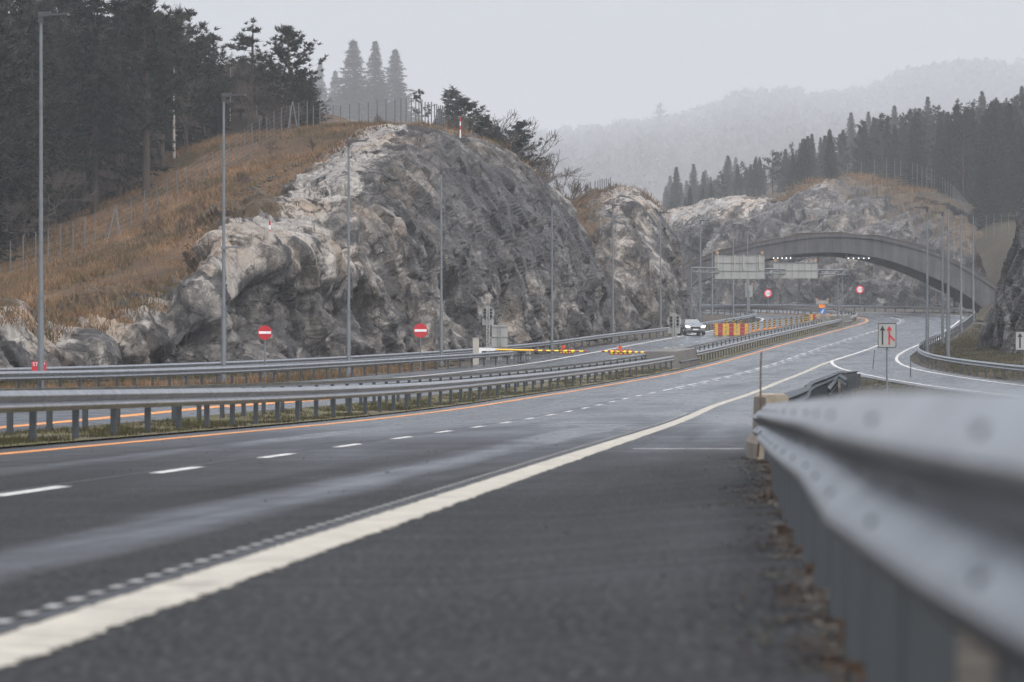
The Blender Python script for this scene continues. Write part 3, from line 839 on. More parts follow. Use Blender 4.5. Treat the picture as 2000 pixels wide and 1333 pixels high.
RK3 = [
 [(1960,612,620),(1950,570,640),(1945,530,650),(1942,490,665),(1938,455,690),(1936,452,742)],
 [(1880,608,640),(1880,560,648),(1876,500,660),(1870,450,680),(1856,408,710),(1850,404,762)],
 [(1780,606,668),(1780,560,675),(1780,490,690),(1780,430,710),(1776,376,745),(1770,374,802)],
 [(1680,604,695),(1675,550,702),(1670,480,715),(1672,410,735),(1690,354,770),(1692,354,832)],
 [(1590,602,720),(1581,540,727),(1572,470,738),(1566,410,752),(1588,369,785),(1600,367,842)],
 [(1525,602,740),(1516,540,747),(1507,480,756),(1512,434,767),(1530,400,794),(1540,402,850)],
 [(1450,602,765),(1441,540,771),(1431,480,780),(1424,432,792),(1428,391,815),(1440,396,872)],
 [(1370,600,795),(1360,550,800),(1346,490,810),(1336,442,822),(1330,420,842),(1330,424,892)],
 [(1300,600,825),(1294,560,830),(1286,510,840),(1278,462,850),(1270,442,866),(1270,446,912)],
]
RK4 = [
 [(2364,768,212),(2369,650,218),(2379,520,224),(2389,400,232),(2414,290,247),(2454,300,270)],
 [(2114,748,243),(2122,640,247),(2134,530,252),(2146,420,257),(2169,305,268),(2204,310,292)],
 [(1996,735,266),(1996,650,269),(2006,560,273),(2024,465,277),(2048,365,288),(2080,362,312)],
 [(1942,724,282),(1942,660,285),(1956,592,289),(1984,530,293),(2020,425,301),(2056,412,327)],
 [(1933,708,298),(1934,640,302),(1951,596,306),(1980,545,311),(2018,456,319),(2056,442,342)],
 [(1946,692,316),(1951,640,320),(1966,602,325),(1991,558,331),(2028,496,339),(2066,490,362)],
]
def unproj(sec):
    return np.array([[P(a[0], a[1], a[2]) for a in row] for row in sec])
b1 = unproj(RK1)[:, 0]; b2 = unproj(RK2)[:, 0]
_xb = [(60, -26.5)] + [(q[1], q[0]) for q in b1] + [(q[1], q[0]) for q in b2[2:]] + [(500, 17), (520, 12), (560, 0), (600, -14), (700, -50)]
_xb = np.array(_xb); _xb = _xb[np.argsort(_xb[:, 0])]
xbase = lambda y: np.interp(y, _xb[:, 0], _xb[:, 1])

hp = [tuple(P(*a)) for a in [
 (-100,590,268),(0,545,290),(150,500,305),(220,470,315),(300,430,325),(430,340,350),(520,285,370),(600,252,385),(700,250,380),(830,250,370),
 (0,622,194),(92,655,202),(165,630,210),(266,592,222),(345,556,236),(430,440,254),(540,412,276),(600,345,292),(655,292,300),(735,266,306),(832,262,314),(902,272,322),(972,294,334),(1042,348,345),(1102,420,360),
 (-150,600,205),(60,600,240),(150,560,260),(320,470,280),(430,400,300),(530,330,325),
 (0,470,340),(100,435,355),(230,368,368),(330,296,390),(450,262,405),(560,240,420),
 (1020,320,400),(1100,420,420),(1110,412,430),(1220,385,430),(1270,390,440),(1310,446,470)]]
hp += [(-150, 150, 8), (-150, 300, 18), (-150, 450, 36), (-100, 570, 44), (-30, 570, 36), (5, 560, 30), (-30, 100, .6), (-60, 100, 3), (-27, 60, 0), (-150, 60, 5), (-26, 140, .9), (-60, 200, 7), (-90, 420, 30), (15, 560, 22), (-110, 250, 15)]
hill_f = tps_fit(hp)
def hill_z(X, Y):
    z = hill_f(X, Y)
    lim = _zr(Y) - 0.4 + 1.0 * (xbase(Y) - 2.5 - X)
    z = np.minimum(z, np.maximum(lim, _zr(Y) - 1.2))
    q = np.stack([np.ravel(X) / 9, np.ravel(Y) / 9, np.zeros(np.size(X))], 1)
    return z + 0.5 * fbm(q, 4, 40).reshape(np.shape(z)) * np.clip((xbase(Y) - X) / 6, 0, 1)
hx = np.concatenate([np.arange(-170, -50, 2.5), np.arange(-50, 26, 0.8)]); hy = np.arange(58, 600, 2.0)
HX, HY = np.meshgrid(hx, hy, indexing='ij')
HZ = hill_z(HX, HY)
_pxh = 1000 + F * HX / HY
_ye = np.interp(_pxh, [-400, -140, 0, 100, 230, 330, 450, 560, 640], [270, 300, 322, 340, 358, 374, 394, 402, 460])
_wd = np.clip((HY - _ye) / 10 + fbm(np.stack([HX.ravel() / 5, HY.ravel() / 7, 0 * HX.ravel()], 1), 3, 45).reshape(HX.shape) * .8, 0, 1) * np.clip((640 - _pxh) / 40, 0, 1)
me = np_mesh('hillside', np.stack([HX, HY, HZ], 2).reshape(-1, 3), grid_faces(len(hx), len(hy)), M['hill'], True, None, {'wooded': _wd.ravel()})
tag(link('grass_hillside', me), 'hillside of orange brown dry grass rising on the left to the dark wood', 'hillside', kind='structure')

# ------------------------------------------------------------------ rocks
def rotm(rx, ry, rz):
    return np.array(Matrix.Rotation(rz, 3, 'Z') @ Matrix.Rotation(ry, 3, 'Y') @ Matrix.Rotation(rx, 3, 'X'))
def rock(name, label, sec, nu, nv, W, sc=1.0, seed=1, moss=None, amp=1.0, tilt=(0.3, 0.55, 0.2), dents=(), theta=-35, calm=None):
    C = unproj(sec)
    W = np.asarray(W, float)
    if W.ndim == 1: W = np.repeat(W[None], len(sec), 0)
    Ms = np.zeros_like(W) if moss is None else np.asarray(moss, float)
    if Ms.ndim == 1: Ms = np.repeat(Ms[None], len(sec), 0)
    G = loft(np.concatenate([C, W[..., None], Ms[..., None]], 2), nu, nv)
    wa = np.clip(G[..., 3], -1, 1).ravel(); w = np.clip(wa, 0, 1); ms = np.clip(G[..., 4], 0, 1).ravel()
    X = G[..., :3]
    Nn = normals(X)
    if Nn[nu // 2, nv // 3, 1] > 0: Nn = -Nn
    p = X.reshape(-1, 3); n = Nn.reshape(-1, 3)
    A = rotm(*tilt)
    q = (p @ A.T) * np.array([1, 1, 0.6])
    wq = q + 0.28 * np.stack([fbm(p / 3.0, 3, seed + 11), fbm(p / 3.0, 3, seed + 12), fbm(p / 3.0, 3, seed + 13)], 1)
    cal = np.ones(nu) if calm is None else np.interp(np.linspace(0, 1, nu), np.linspace(0, 1, len(calm)), calm)
    cal = np.repeat(cal[:, None], nv, 1).ravel()
    neg = np.clip(-wa, 0, 1)
    d = 0.8 * fbm(p / 11.0 / sc, 3, seed) * cal
    b, e, t1 = blocks(wq / (5.2 * sc), seed + 20, 1.1, .07); d = d + 1.0 * b * (1 - .6 * w) * (1 - .4 * neg) * cal
    b2, e2, t2 = blocks(wq / (2.3 * sc), seed + 30, 1.2, .09); d = d + 0.46 * b2 * (1 - .8 * w) * (.4 + .6 * cal)
    b3, e3, t3 = blocks(q / (0.95 * sc), seed + 40, 1.2, .12); d = d + 0.17 * b3 * (1 - .8 * w)
    b4, e4, t4 = blocks(q / (0.5 * sc), seed + 45, 1.0, .2); d = d + 0.05 * b4 * (1 - .9 * w)
    d = d - 0.22 * np.clip(1 - e2 / 0.07, 0, 1) * (1 - .4 * w)
    lay = np.abs(fbm((p @ A.T) * np.array([.5, .5, .08]) / sc * 1.6, 4, seed + 60)); d = d - 0.35 * np.clip(.09 - lay, 0, 1) / .09 * w
    d = d + 0.035 * fbm(p / 0.6, 3, seed + 50)
    facet = np.clip(.5 + (.28 * (t1 - .5) + .55 * (t2 - .5) + .50 * (t3 - .5) + .25 * (t4 - .5)) * (1 - .55 * w) , 0, 1)
    edge = np.ones((nu, nv)); k = max(3, nv // 14)
    edge[:, -k:] *= np.linspace(1, .15, k)[None]
    d = d * edge.ravel() * amp * sc ** .5
    for (dx, dy, dY, rad, dep) in dents:
        c = P(dx, dy, dY); r = np.linalg.norm((p - c) * np.array([1, .6, 1]), axis=1) / rad
        d = d - dep * np.clip(2.2 - 2.2 * r, 0, 1)
    p2 = p + n * d[:, None]
    ul = np.concatenate([[0], np.cumsum(np.linalg.norm(np.diff(X[:, nv // 3], axis=0), axis=1))])
    vl = np.concatenate([np.zeros((nu, 1)), np.cumsum(np.linalg.norm(np.diff(X, axis=1), axis=2), axis=1)], 1)
    U = np.repeat(ul[:, None], nv, 1).ravel(); Vv = vl.ravel()
    wob = 0.8 * fbm(p / 9, 3, seed + 90); th = R_(theta)
    Vv = Vv + wob
    UV = np.stack([U * math.cos(th) + Vv * math.sin(th), -U * math.sin(th) + Vv * math.cos(th)], 1)
    me = np_mesh(name, p2, grid_faces(nu, nv), M['rock'], False, UV, {'weath': wa, 'moss': ms, 'facet': facet})
    o = link(name, me)
    tag(o, label, 'rock', kind='structure')
    return o, p2.reshape(nu, nv, 3), Nn

face_w = [0.0, -.3, -.8, -.6, .45, .5]
W1 = [[-.2, .3, .6, .75, .6, .3]] * 4 + [[-.4, .0, .45, .7, .4, .2]] * 2 + [[-.5, -.3, .1, .5, .3, .1]] + [[-.6, -.1, 1, .85, .3, .2], [-.5, .35, 1, .75, .2, .2]] + [[-.3, .75, .35, 1, .7, .3], [-.3, .55, .3, 1, .85, .5]] + [[-.1, -.2, .05, .6, .8, .6]] + [face_w] * 6
MO1 = [[0, 0, 0, .15, .7, 1]] * 4 + [[0, 0, .1, .2, .75, 1]] * 2 + [[0, 0, .2, .45, .9, 1]] + [[0, 0, .1, .3, .9, 1]] * 2 + [[0, 0, 0, .1, .5, 1]] * 2 + [[0, 0, 0, 0, .3, 1]] * 7
rock1, G1, N1 = rock('rock_cutting', 'huge grey rock cutting on the left with pale smooth tops and steel net on its right face', RK1, 860, 330, W1, 1.0, 3, MO1, dents=((505,585,231,3.6,2.5),(520,500,240,3.2,-1.1),(610,515,246,2.6,-.8),(210,690,204,2.6,1.6),(340,690,215,2.6,1.6),(720,620,254,2.4,1.6),(1010,600,294,2.4,1.2),(880,595,277,2.6,1.5),(640,600,246,2.5,1.2),(610,440,266,2.2,1.0)), calm=[.9] * 6 + [.8, .75, .7, .7, .7, .5, .35, .25, .25, .25, .25, .3])
W2 = [[.2, .2, .3, .3, .4, .3], [.1, .3, .35, .5, .6, .4], [0, .3, .45, .4, .8, .5], [-.2, .1, .45, .4, .8, .6], [-.5, -.3, -.1, .3, .8, .6], [-.6, -.6, -.4, -.1, .5, .5], [-.6, -.6, -.4, -.2, .4, .4]]
MO2 = [[.7, .8, .9, .9, .9, 1], [.3, .3, .5, .5, .6, 1], [0, 0, .1, .2, .4, 1]] + [[0, 0, 0, 0, .3, 1]] * 4
rock2, G2, N2 = rock('rock_outcrop', 'second smaller rock outcrop behind the car, browner with blocky ledges', RK2, 300, 200, W2, 1.15, 103, MO2, calm=[1, 1, .85, .7, .45, .3, .3])
W3 = [[-.2, .1, .2, .3, .4, .3]] * 2 + [[-.2, .1, .2, .35, .5, .4]] * 2 + [[-.2, -.1, -.2, .2, .8, .5]] + [[-.3, -.3, -.3, -.1, .5, .4]] + [[-.2, -.1, 0, .4, .9, .5]] * 3
MO3 = [[.3, .3, .5, .7, 1, 1]] * 2 + [[.2, .1, .2, .4, .9, 1], [.1, 0, .1, .3, .8, 1], [0, 0, 0, .15, .5, 1], [0, 0, 0, 0, .5, 1], [0, 0, 0, 0, .3, 1], [0, 0, 0, .1, .4, 1], [0, 0, 0, .1, .4, 1]]
rock3, G3, N3 = rock('rock_wall', 'hazy rock wall behind the arch bridge with grass on its rounded tops', RK3, 400, 190, W3, 1.7, 203, MO3)
rock4, G4, N4 = rock('rock_bluff', 'dark brown rock bluff at the right edge beside the joining ramp', RK4, 260, 260, [.1, .05, -.1, -.5, -.5, -.2], 1.3, 305, [0, 0, 0, .05, .4, 1], 0.6)

# ------------------------------------------------------------------ hills behind
def fan(name, label, cols, rows, nu, nv, m, rough=1.5, cat='hill', seed=1):
    C = [[P(c, r[1][i] if hasattr(r[1], '__len__') else r[1], r[0]) for r in rows] for i, c in enumerate(cols)]
    G = loft(np.array(C), nu, nv)
    p = G.reshape(-1, 3).copy()
    p[:, 2] += rough * fbm(p / (rough * 14), 4, seed)
    me = np_mesh(name, p, grid_faces(nu, nv), m, True)
    o = link(name, me); tag(o, label, cat, kind='structure')
    return p.reshape(nu, nv, 3)

# right: meadow bank beyond the bluff, then the wooded hill
cols = [1250, 1400, 1550, 1700, 1820, 1900, 1960, 2050, 2250]
def _t(px): return np.interp(px, [1250, 1300, 1380, 1440, 1500, 1560, 1660, 1750, 1815, 1900, 1960, 2000, 2250], [415, 385, 342, 318, 290, 268, 228, 215, 200, 186, 192, 178, 130])
Y1 = lambda px: np.interp(px, [1250, 1450, 1700, 1900, 2250], [2000, 1650, 1250, 1020, 920])
cm = np.array(cols)
gb = _t(cm) + 13.5 * F / Y1(cm)
Cr = []
for c, g in zip(cols, gb):
    y0 = np.interp(c, [1250, 1400, 1550, 1700, 1820, 1900, 2250], [452, 404, 380, 358, 372, 402, 412])
    Ya = np.interp(c, [1250, 1400, 1550, 1700, 1820, 1900, 2250], [900, 850, 815, 790, 745, 715, 660])
    Cr.append([P(c, y0 + 22, Ya - 25), P(c, y0, Ya), P(c, (y0 * .55 + g * .45), Ya * .55 + Y1(c) * .45), P(c, g, Y1(c)), P(c, g + 30, Y1(c) * 1.25), P(c, g + 150, Y1(c) * 1.6)])
GR = loft(np.array(Cr), 150, 70)
p = GR.reshape(-1, 3).copy(); p[:, 2] += 1.2 * fbm(p / 18, 4, 71)
tag(link('wooded_hill', np_mesh('wooded_hill', p, grid_faces(150, 70), M['floor'], True)), 'hill under the conifer wood on the right', 'hill', kind='structure')
GR = p.reshape(150, 70, 3)

Cb = [[P(1905, 628, 440), P(1915, 600, 520), P(1925, 570, 575), P(1925, 530, 620), P(1900, 470, 670), P(1880, 420, 720)],
      [P(1960, 640, 420), P(1965, 590, 500), P(1970, 540, 560), P(1972, 490, 620), P(1960, 440, 670), P(1950, 405, 730)],
      [P(2060, 660, 390), P(2070, 590, 470), P(2080, 530, 540), P(2080, 470, 610), P(2070, 430, 660), P(2060, 400, 730)],
      [P(2300, 690, 350), P(2310, 600, 430), P(2320, 520, 510), P(2320, 460, 590), P(2320, 420, 650), P(2320, 395, 730)]]
GB = loft(np.array(Cb), 60, 60); p = GB.reshape(-1, 3).copy(); p[:, 2] += 0.7 * fbm(p / 9, 4, 72)
tag(link('meadow_bank', np_mesh('meadow_bank', p, grid_faces(60, 60), M['meadow'], True)), 'brownish green bank right of the bridge', 'bank', kind='structure')
GB = p.reshape(60, 60, 3)
# green verge between the ramp rail and the bluff
Cg = [[(float(RL_(y)) + 1.9 + t * wd, y, float(_zr(y)) + h) for t, h in ((0, -.05), (.3, .15), (.7, .5), (1, 1.3))] for y, wd in ((205, 14), (240, 10), (270, 9), (300, 6.5), (330, 7), (370, 9), (420, 12))]
GV = loft(np.array(Cg), 70, 24); p = GV.reshape(-1, 3).copy(); p[:, 2] += 0.15 * fbm(p / 3, 4, 73)
tag(link('grass_verge', np_mesh('grass_verge', p, grid_faces(70, 24), M['meadow'], True)), 'mossy green verge between the ramp guard rail and the dark bluff', 'verge', kind='structure')
GV = p.reshape(70, 24, 3)

GM = fan('middle_hill', 'low hill carrying the hazy spruces behind the big rock', [-400, 100, 500, 620, 760, 850, 950, 1060, 1180],
    [(800, [330, 320, 320, 330, 340, 350, 380, 450, 560]), (1300, [240, 240, 240, 246, 260, 285, 330, 420, 560]), (1900, [215, 215, 218, 228, 246, 275, 322, 420, 570]), (2400, [215, 215, 222, 236, 262, 295, 345, 450, 590]), (3000, [300, 300, 300, 320, 360, 400, 450, 520, 620])], 90, 50, M['floor'], 1.5, seed=74)
GF1 = fan('far_hill', 'pale far hillside fading into the rain behind the bridge', [700, 900, 1080, 1200, 1290, 1380, 1450, 1540, 1640, 1800, 2000, 2400],
    [(3400, 470), (4600, [400, 380, 375, 360, 350, 340, 325, 320, 320, 315, 300, 300]), (5600, [360, 345, 330, 318, 308, 292, 270, 262, 270, 275, 275, 275]), (6600, [345, 325, 305, 293, 283, 262, 232, 226, 238, 250, 255, 255]), (7100, [400, 390, 370, 360, 350, 330, 310, 310, 310, 315, 320, 320])], 120, 50, M['floor'], 4, seed=75)
GF2 = fan('far_ridge', 'faintest wooded ridge at the upper right', [1400, 1560, 1640, 1700, 1770, 1840, 1910, 1980, 2100, 2500],
    [(5300, 330), (6000, [300, 270, 255, 246, 220, 208, 200, 205, 200, 190]), (6900, [285, 250, 232, 222, 192, 182, 174, 180, 176, 160]), (7400, [340, 330, 320, 310, 300, 290, 280, 285, 280, 270])], 90, 30, M['floor'], 5, seed=76)
# ------------------------------------------------------------------ the arch bridge
BY = 515.0
ext = [(1180, 615), (1240, 588), (1290, 553), (1344, 522), (1395, 503), (1470, 484), (1545, 470), (1610, 463.5), (1665, 464.5), (1720, 470.5), (1775, 483), (1825, 499), (1870, 519), (1915, 546), (1960, 577), (2000, 606)]
inn = [(1275, 618), (1310, 586), (1351, 558), (1398, 540), (1450, 521), (1500, 506), (1550, 497.5), (1605, 493.5), (1650, 494.5), (1700, 501), (1745, 512), (1790, 528), (1835, 548), (1870, 566), (1900, 586), (1930, 612)]
def bp(l): return [(float(P(a, b, BY)[0]), float(P(a, b, BY)[2])) for a, b in l]
E, I_ = bp(ext), bp(inn)
br = empty('arch_bridge', (float(E[7][0]), BY, float(zr(BY))), 'long low dark concrete arch bridge spanning both carriageways', 'bridge')
bo = Vector(br.location)
def arch(Eo, Io, y0, y1):
    m = MB(); n = len(Eo)
    V = [(x - bo.x, y0 - bo.y, z - bo.z) for x, z in Eo] + [(x - bo.x, y0 - bo.y, z - bo.z) for x, z in Io]
    V += [(x - bo.x, y1 - bo.y, z - bo.z) for x, z in Eo] + [(x - bo.x, y1 - bo.y, z - bo.z) for x, z in Io]
    Fc = []
    for k in range(n - 1):
        Fc += [(k, n + k, n + k + 1, k + 1), (2 * n + k, 2 * n + k + 1, 3 * n + k + 1, 3 * n + k), (k, k + 1, 2 * n + k + 1, 2 * n + k), (n + k, 3 * n + k, 3 * n + k + 1, n + k + 1)]
    m.add(V, Fc); return m
def dense(l): 
    a = np.array(l); return [tuple(r) for r in herm(a, np.linspace(0, len(a) - 1, 61))]
Ed, Id = dense(E), dense(I_)
arch(Ed, Id, BY, BY + 17).build('arch_span', M['bridge'], br)
cop = [(x, z + .38) for x, z in Ed]
arch(cop, [(x, z + .003) for x, z in Ed], BY - .12, BY + .5).build('coping', M['bridge'], br)
mb = MB()
grs = [(x, z + .62 + .16 * math.sin(x * .9) * math.sin(x * .37 + 1)) for x, z in Ed]
arch(grs, [(x, z + .003) for x, z in Ed], BY + .55, BY + 16.5).build('earth_cover', M['cover'], br)

# signal lights on the gantry under the arch: two rows of five lit lamps
lit = plain('lit_lens', (.9, .9, .9), .3, emit=(1, .98, .92), es=1.1)
for lab, x0, x1, py in (('row of five small white lights above the left sign back, under the arch', 1511, 1544, 504.5), ('row of five small white lights under the middle of the arch', 1657, 1697, 505)):
    Yq = 513.0
    c = P((x0 + x1) / 2, py, Yq)
    t = empty('light_bar', tuple(c), lab, 'lights', 'light bars under the bridge')
    m = MB(); wd = (x1 - x0) * Yq / F
    m.box((0, .12, 0.12), (wd + .5, .12, .12)); m.box((-wd / 2 - .2, .12, 1.1), (.1, .1, 2.0)); m.box((wd / 2 + .2, .12, 1.1), (.1, .1, 2.0))
    m.build('bar', M['post'], t)
    for k in range(5):
        b = MB(); b.disc((-wd / 2 + wd * k / 4, 0, 0), .075, .1, 12); b.build('lamp', lit, t)

# ------------------------------------------------------------------ lamp posts
def lamp(x, Y, ztop, side, label, zb=None, group='lamp posts along the motorway', ring=None, thick=1.0, bracket=None):
    zb = float(zr(Y, x - O_(Y))) - 0.1 if zb is None else zb
    h = ztop - zb
    t = empty('lamp_post', (x, Y, zb), label, 'lamp post', group)
    m = MB(); n = 12
    ring = ring or min(3.4, h * .33)
    m.tube((0, 0, -.4), (0, 0, ring), .105 * thick, .10 * thick, n); m.tube((0, 0, ring), (0, 0, h), .078 * thick, .05 * thick, n)
    m.tube((0, 0, ring - .06), (0, 0, ring + .06), .118 * thick, .118 * thick, n)
    m.tube((0, 0, .0), (0, 0, .35), .16 * thick, .15 * thick, n)
    m.build('pole', M['pole'], t)
    m = MB()
    m.tube((0, 0, h - .28), (0, 0, h + .02), .085, .085, 8)
    a = -R_(2.5) * side
    m.box((side * .12, 0, h + .03), (.42, .20, .16), ry=a)
    m.box((side * .60, 0, h + .03), (.62, .30, .06), ry=a)
    m.box((side * .92, 0, h + .02), (.06, .26, .045), ry=a, mi=1)
    m.build('luminaire', [M['lampgrey'], M['grey_sign']], t)
    if bracket:
        m = MB(); m.box((side * .02, 0, bracket), (.26, .26, .14)); m.box((side * .42, 0, bracket + .03), (.62, .08, .07)); m.box((side * .62, -.02, bracket + .02), (.2, .12, .1))
        m.build('bracket', M['pole'], t)
    return t
LL = [(80, 138, 30, 'tallest lamp post at the far left, in front of the dark wood', None),
      (437, 176, 187, 'lamp post before the orange grass slope, with a small bracket halfway up', 5.95),
      (681, 212, 277, 'lamp post between the two no entry signs, before the pale rock top', None),
      (862, 244, 332, 'lamp post just right of the right no entry sign', None),
      (1078, 290, 395, 'lamp post before the right end of the netted rock', None),
      (1197, 327, 402, 'lamp post at the gap between the big rock and the smaller outcrop', None),
      (1290, 362, 416, 'lamp post in front of the middle of the smaller brown outcrop', None),
      (1368, 400, 432, 'lamp post just behind the right of the dark car', None),
      (1432, 437, 440, 'lamp post whose pole passes behind the left half of the large sign back', None),
      (1460, 460, 446, 'lamp post whose pole passes behind the right half of the large sign back', None),
      (1391, 490, 456, 'faint lamp post left of the large sign back', None)]
for px, Y, py, lb, br_ in LL:
    q = P(px, py, Y)
    lamp(q[0], Y, q[2], 1, lb, bracket=br_, thick=1.02)
LR = [(1811, 280, 407, 'leftmost tall lamp post of the cluster on the right', None),
      (1852, 255, 400, 'nearest thick lamp post of the right cluster, standing in the green verge', None),
      (1841, 323, 416, 'lamp post second from the left in the right cluster', None),
      (1877, 378, 413, 'lamp post second from the right in the right cluster', None),
      (1901, 442, 417, 'rightmost lamp post of the cluster, before the bank', None),
      (1863, 520, 426, 'faint far lamp post in the middle of the right cluster', None)]
for px, Y, py, lb, br_ in LR:
    q = P(px, py, Y)
    lamp(q[0], Y, q[2], -1, lb, thick=1.15 if Y > 260 else 1.3)

# ------------------------------------------------------------------ signs
def text_mesh(s, size, name, m, th=.004):
    cu = bpy.data.curves.new(name, 'FONT'); cu.body = s; cu.size = size; cu.align_x = 'CENTER'; cu.align_y = 'CENTER'; cu.extrude = th
    o = bpy.data.objects.new('tmp_text', cu); COL.objects.link(o)
    dg = bpy.context.evaluated_depsgraph_get()
    me = bpy.data.meshes.new_from_object(o.evaluated_get(dg)); me.name = name
    bpy.data.objects.remove(o); bpy.data.curves.remove(cu)
    me.materials.clear(); me.materials.append(m)
    me.transform(Matrix.Rotation(R_(90), 4, 'X'))
    return me

def no_entry(px, py, Y, dpx, label):
    c = P(px, py, Y); r = dpx * Y / F / 2
    zb = float(zr(Y, c[0] - O_(Y))) - .1
    t = empty('no_entry_sign', (c[0], Y, zb), label, 'road sign', 'no entry signs')
    h = c[2] - zb
    m = MB(); m.tube((0, .05, -.4), (0, .05, h + r * .8), .036, .036, 8); m.build('post', M['pole'], t)
    m = MB(); m.disc((0, 0, h), r, .03, 36, 0); f = m.build('sign_plate', M['red'], t)
    m = MB(); m.box((0, -.022, h), (r * 1.72, .008, r * .36)); m.build('bar', M['white'], f)
no_entry(517.5, 650, 186, 27.5, 'left no entry sign, red disc with white bar in front of the rock')
no_entry(821.5, 646, 236, 27.5, 'right no entry sign, red disc with white bar near the boom cabinet')

def limit(px, py, Y, dpx, label):
    c = P(px, py, Y); r = dpx * Y / F / 2
    zb = float(zr(Y, c[0] - O_(Y))) - .1
    t = empty('speed_sign', (c[0], Y, zb), label, 'road sign', 'speed limit signs')
    h = c[2] - zb
    m = MB(); m.tube((0, .06, -.4), (0, .06, h + r * .8), .05, .05, 8); m.build('post', M['pole'], t)
    m = MB(); m.disc((0, 0, h), r, .03, 40); f = m.build('sign_plate', M['pinkred'], t)
    m = MB(); m.disc((0, -.02, h), r * .70, .012, 40); m.build('sign_field', M['white'], f)
    link('number', text_mesh('110', r * .98, 'number', M['black']), f, (0, -.034, h - .01))
limit(1500, 573.5, 510, 15.5, 'left speed limit sign reading 110 below the sign backs')
limit(1679.5, 566, 507, 15.5, 'right speed limit sign reading 110 under the arch')

def merge_sign(px, py, Y, w, h, pyb, label, rz=0):
    c = P(px, py, Y); zb = P(px, pyb, Y)[2]
    t = empty('merge_sign', (c[0], Y, zb), label, 'road sign', 'merge signs', rz)
    k = Y / F; W, H = w * k, h * k; hc = c[2] - zb
    m = MB(); m.tube((0, .05, -.5), (0, .05, hc + H * .45), .034, .034, 8); m.build('post', M['pole'], t)
    m = MB(); m.box((0, 0, hc), (W, .025, H)); f = m.build('sign_plate', M['grey_sign'], t)
    e = .022
    m = MB()
    for q in (-1, 1):
        m.box((q * (W / 2 - e / 2), -.016, hc), (e, .01, H)); m.box((0, -.016, hc + q * (H / 2 - e / 2)), (W - 2 * e - .002, .01, e))
    m.build('border', M['black'], f)
    def arrow(mm, x, s=1):
        mm.box((x, -.016, hc - H * .05), (W * .085, .008, H * .66))
        mm.prism([(x - W * .145, hc + H * .20), (x + W * .145, hc + H * .20), (x, hc + H * .40)], -.0215, -.0125)
    m = MB(); arrow(m, -W * .25); m.build('black_arrow', M['black'], f)
    m = MB(); arrow(m, W * .12); m.build('red_arrow', M['red'], f)
    m = MB(); a = (W * .155, hc - H * .02); b = (W * .40, hc - H * .20); e2 = W * .05
    m.prism([(a[0], a[1] - e2), (b[0] - e2 * .4, b[1] - e2 * 1.2), (b[0] + e2 * .7, b[1] + e2 * .6), (a[0], a[1] + e2 * 1.4)], -.0215, -.0125); m.build('red_arrow_branch', M['red'], f)
merge_sign(1732.5, 655.5, 150, 36, 48, 772, 'merge sign with black and red arrows on the gravel island')
merge_sign(2001, 666, 198, 38, 37, 745, 'merge sign cut off by the right edge, before the bluff', R_(12))

# red stop sign behind the left rail
c = P(76, 724, 165)
t = empty('stop_sign', (c[0], 165, float(zr(165, -20)) - .1), 'red rectangular stop sign behind the leftmost lamp post', 'road sign')
hh = c[2] - t.location.z
m = MB(); m.tube((0, .05, -.3), (0, .05, hh + .2), .035, .035, 8); m.build('post', M['pole'], t)
m = MB(); m.box((0, 0, hh), (.60, .025, .72)); f = m.build('sign_plate', M['red'], t)
link('lettering', text_mesh('STOP', .21, 'lettering', M['white']), f, (0, -.018, hh + .24))

# sign panel seen from behind, lattice post
def lattice(m, x, y, z0, z1, w, r=.022, n=None, mi=0):
    n = n or max(3, int((z1 - z0) / (w * 1.1)))
    for sx in (-1, 1): m.tube((x + sx * w / 2, y, z0), (x + sx * w / 2, y, z1), r, r, 6, mi)
    for k in range(n):
        a, b = z0 + (z1 - z0) * k / n, z0 + (z1 - z0) * (k + 1) / n
        s = 1 if k % 2 else -1
        m.tube((x - s * w / 2, y, a), (x + s * w / 2, y, b), r * .65, r * .65, 5, mi)
Y = 262.0
c = P(976, 658, Y); zb = float(zr(Y, -15)) - .3
t = empty('road_sign', (c[0], Y, zb), 'back of a grey sign panel on a lattice post by the boom', 'road sign')
hc = c[2] - zb; W, H = 31 * Y / F, 46 * Y / F
m = MB(); lattice(m, 0, -.12, -.2, hc + H / 2 + .1, .17); m.build('lattice_post', M['grey_sign'], t)
m = MB(); m.box((0, 0, hc), (W, .03, H)); f = m.build('panel', M['grey_sign'], t)
m = MB()
for q in (-.45, -.02, .42): m.box((0, -.03, hc + q * H), (W, .03, .035))
m.build('ribs', M['grey_rib'], f)

def signal(px, Y, pytop, pybase, label):
    q = P(px, pytop, Y); zb = P(px, pybase, Y)[2]; h = q[2] - zb
    t = empty('signal_mast', (q[0], Y, zb), label, 'signal mast', 'signal masts beside the booms')
    k = .42
    m = MB(); lattice(m, 0, -.1, -.1, h + .05, .17, .036); m.build('lattice_mast', M['grey_sign'], t)
    m = MB()
    n = 30; zc = h - k
    m.disc((0, .04, zc), k, .04, 32); m.box((0, .043, zc - k * 1.28), (k * 1.72, .046, k * 1.0)); b = m.build('back_board', M['grey_sign'], t)
    for sx in (-1, 1):
        for r in range(3):
            mm = MB(); mm.box((sx * k * .42, -.04, zc + .21 - r * .21), (.20, .1, .085)); mm.box((sx * k * .42, -.03, zc + .275 - r * .21), (.22, .12, .02)); mm.build('hood', M['dark'], b)
signal(953, 258, 599, 700, 'signal mast with round grey back board left of the booms')
signal(1317, 247, 614, 692, 'signal mast with round grey back board on the median concrete block')

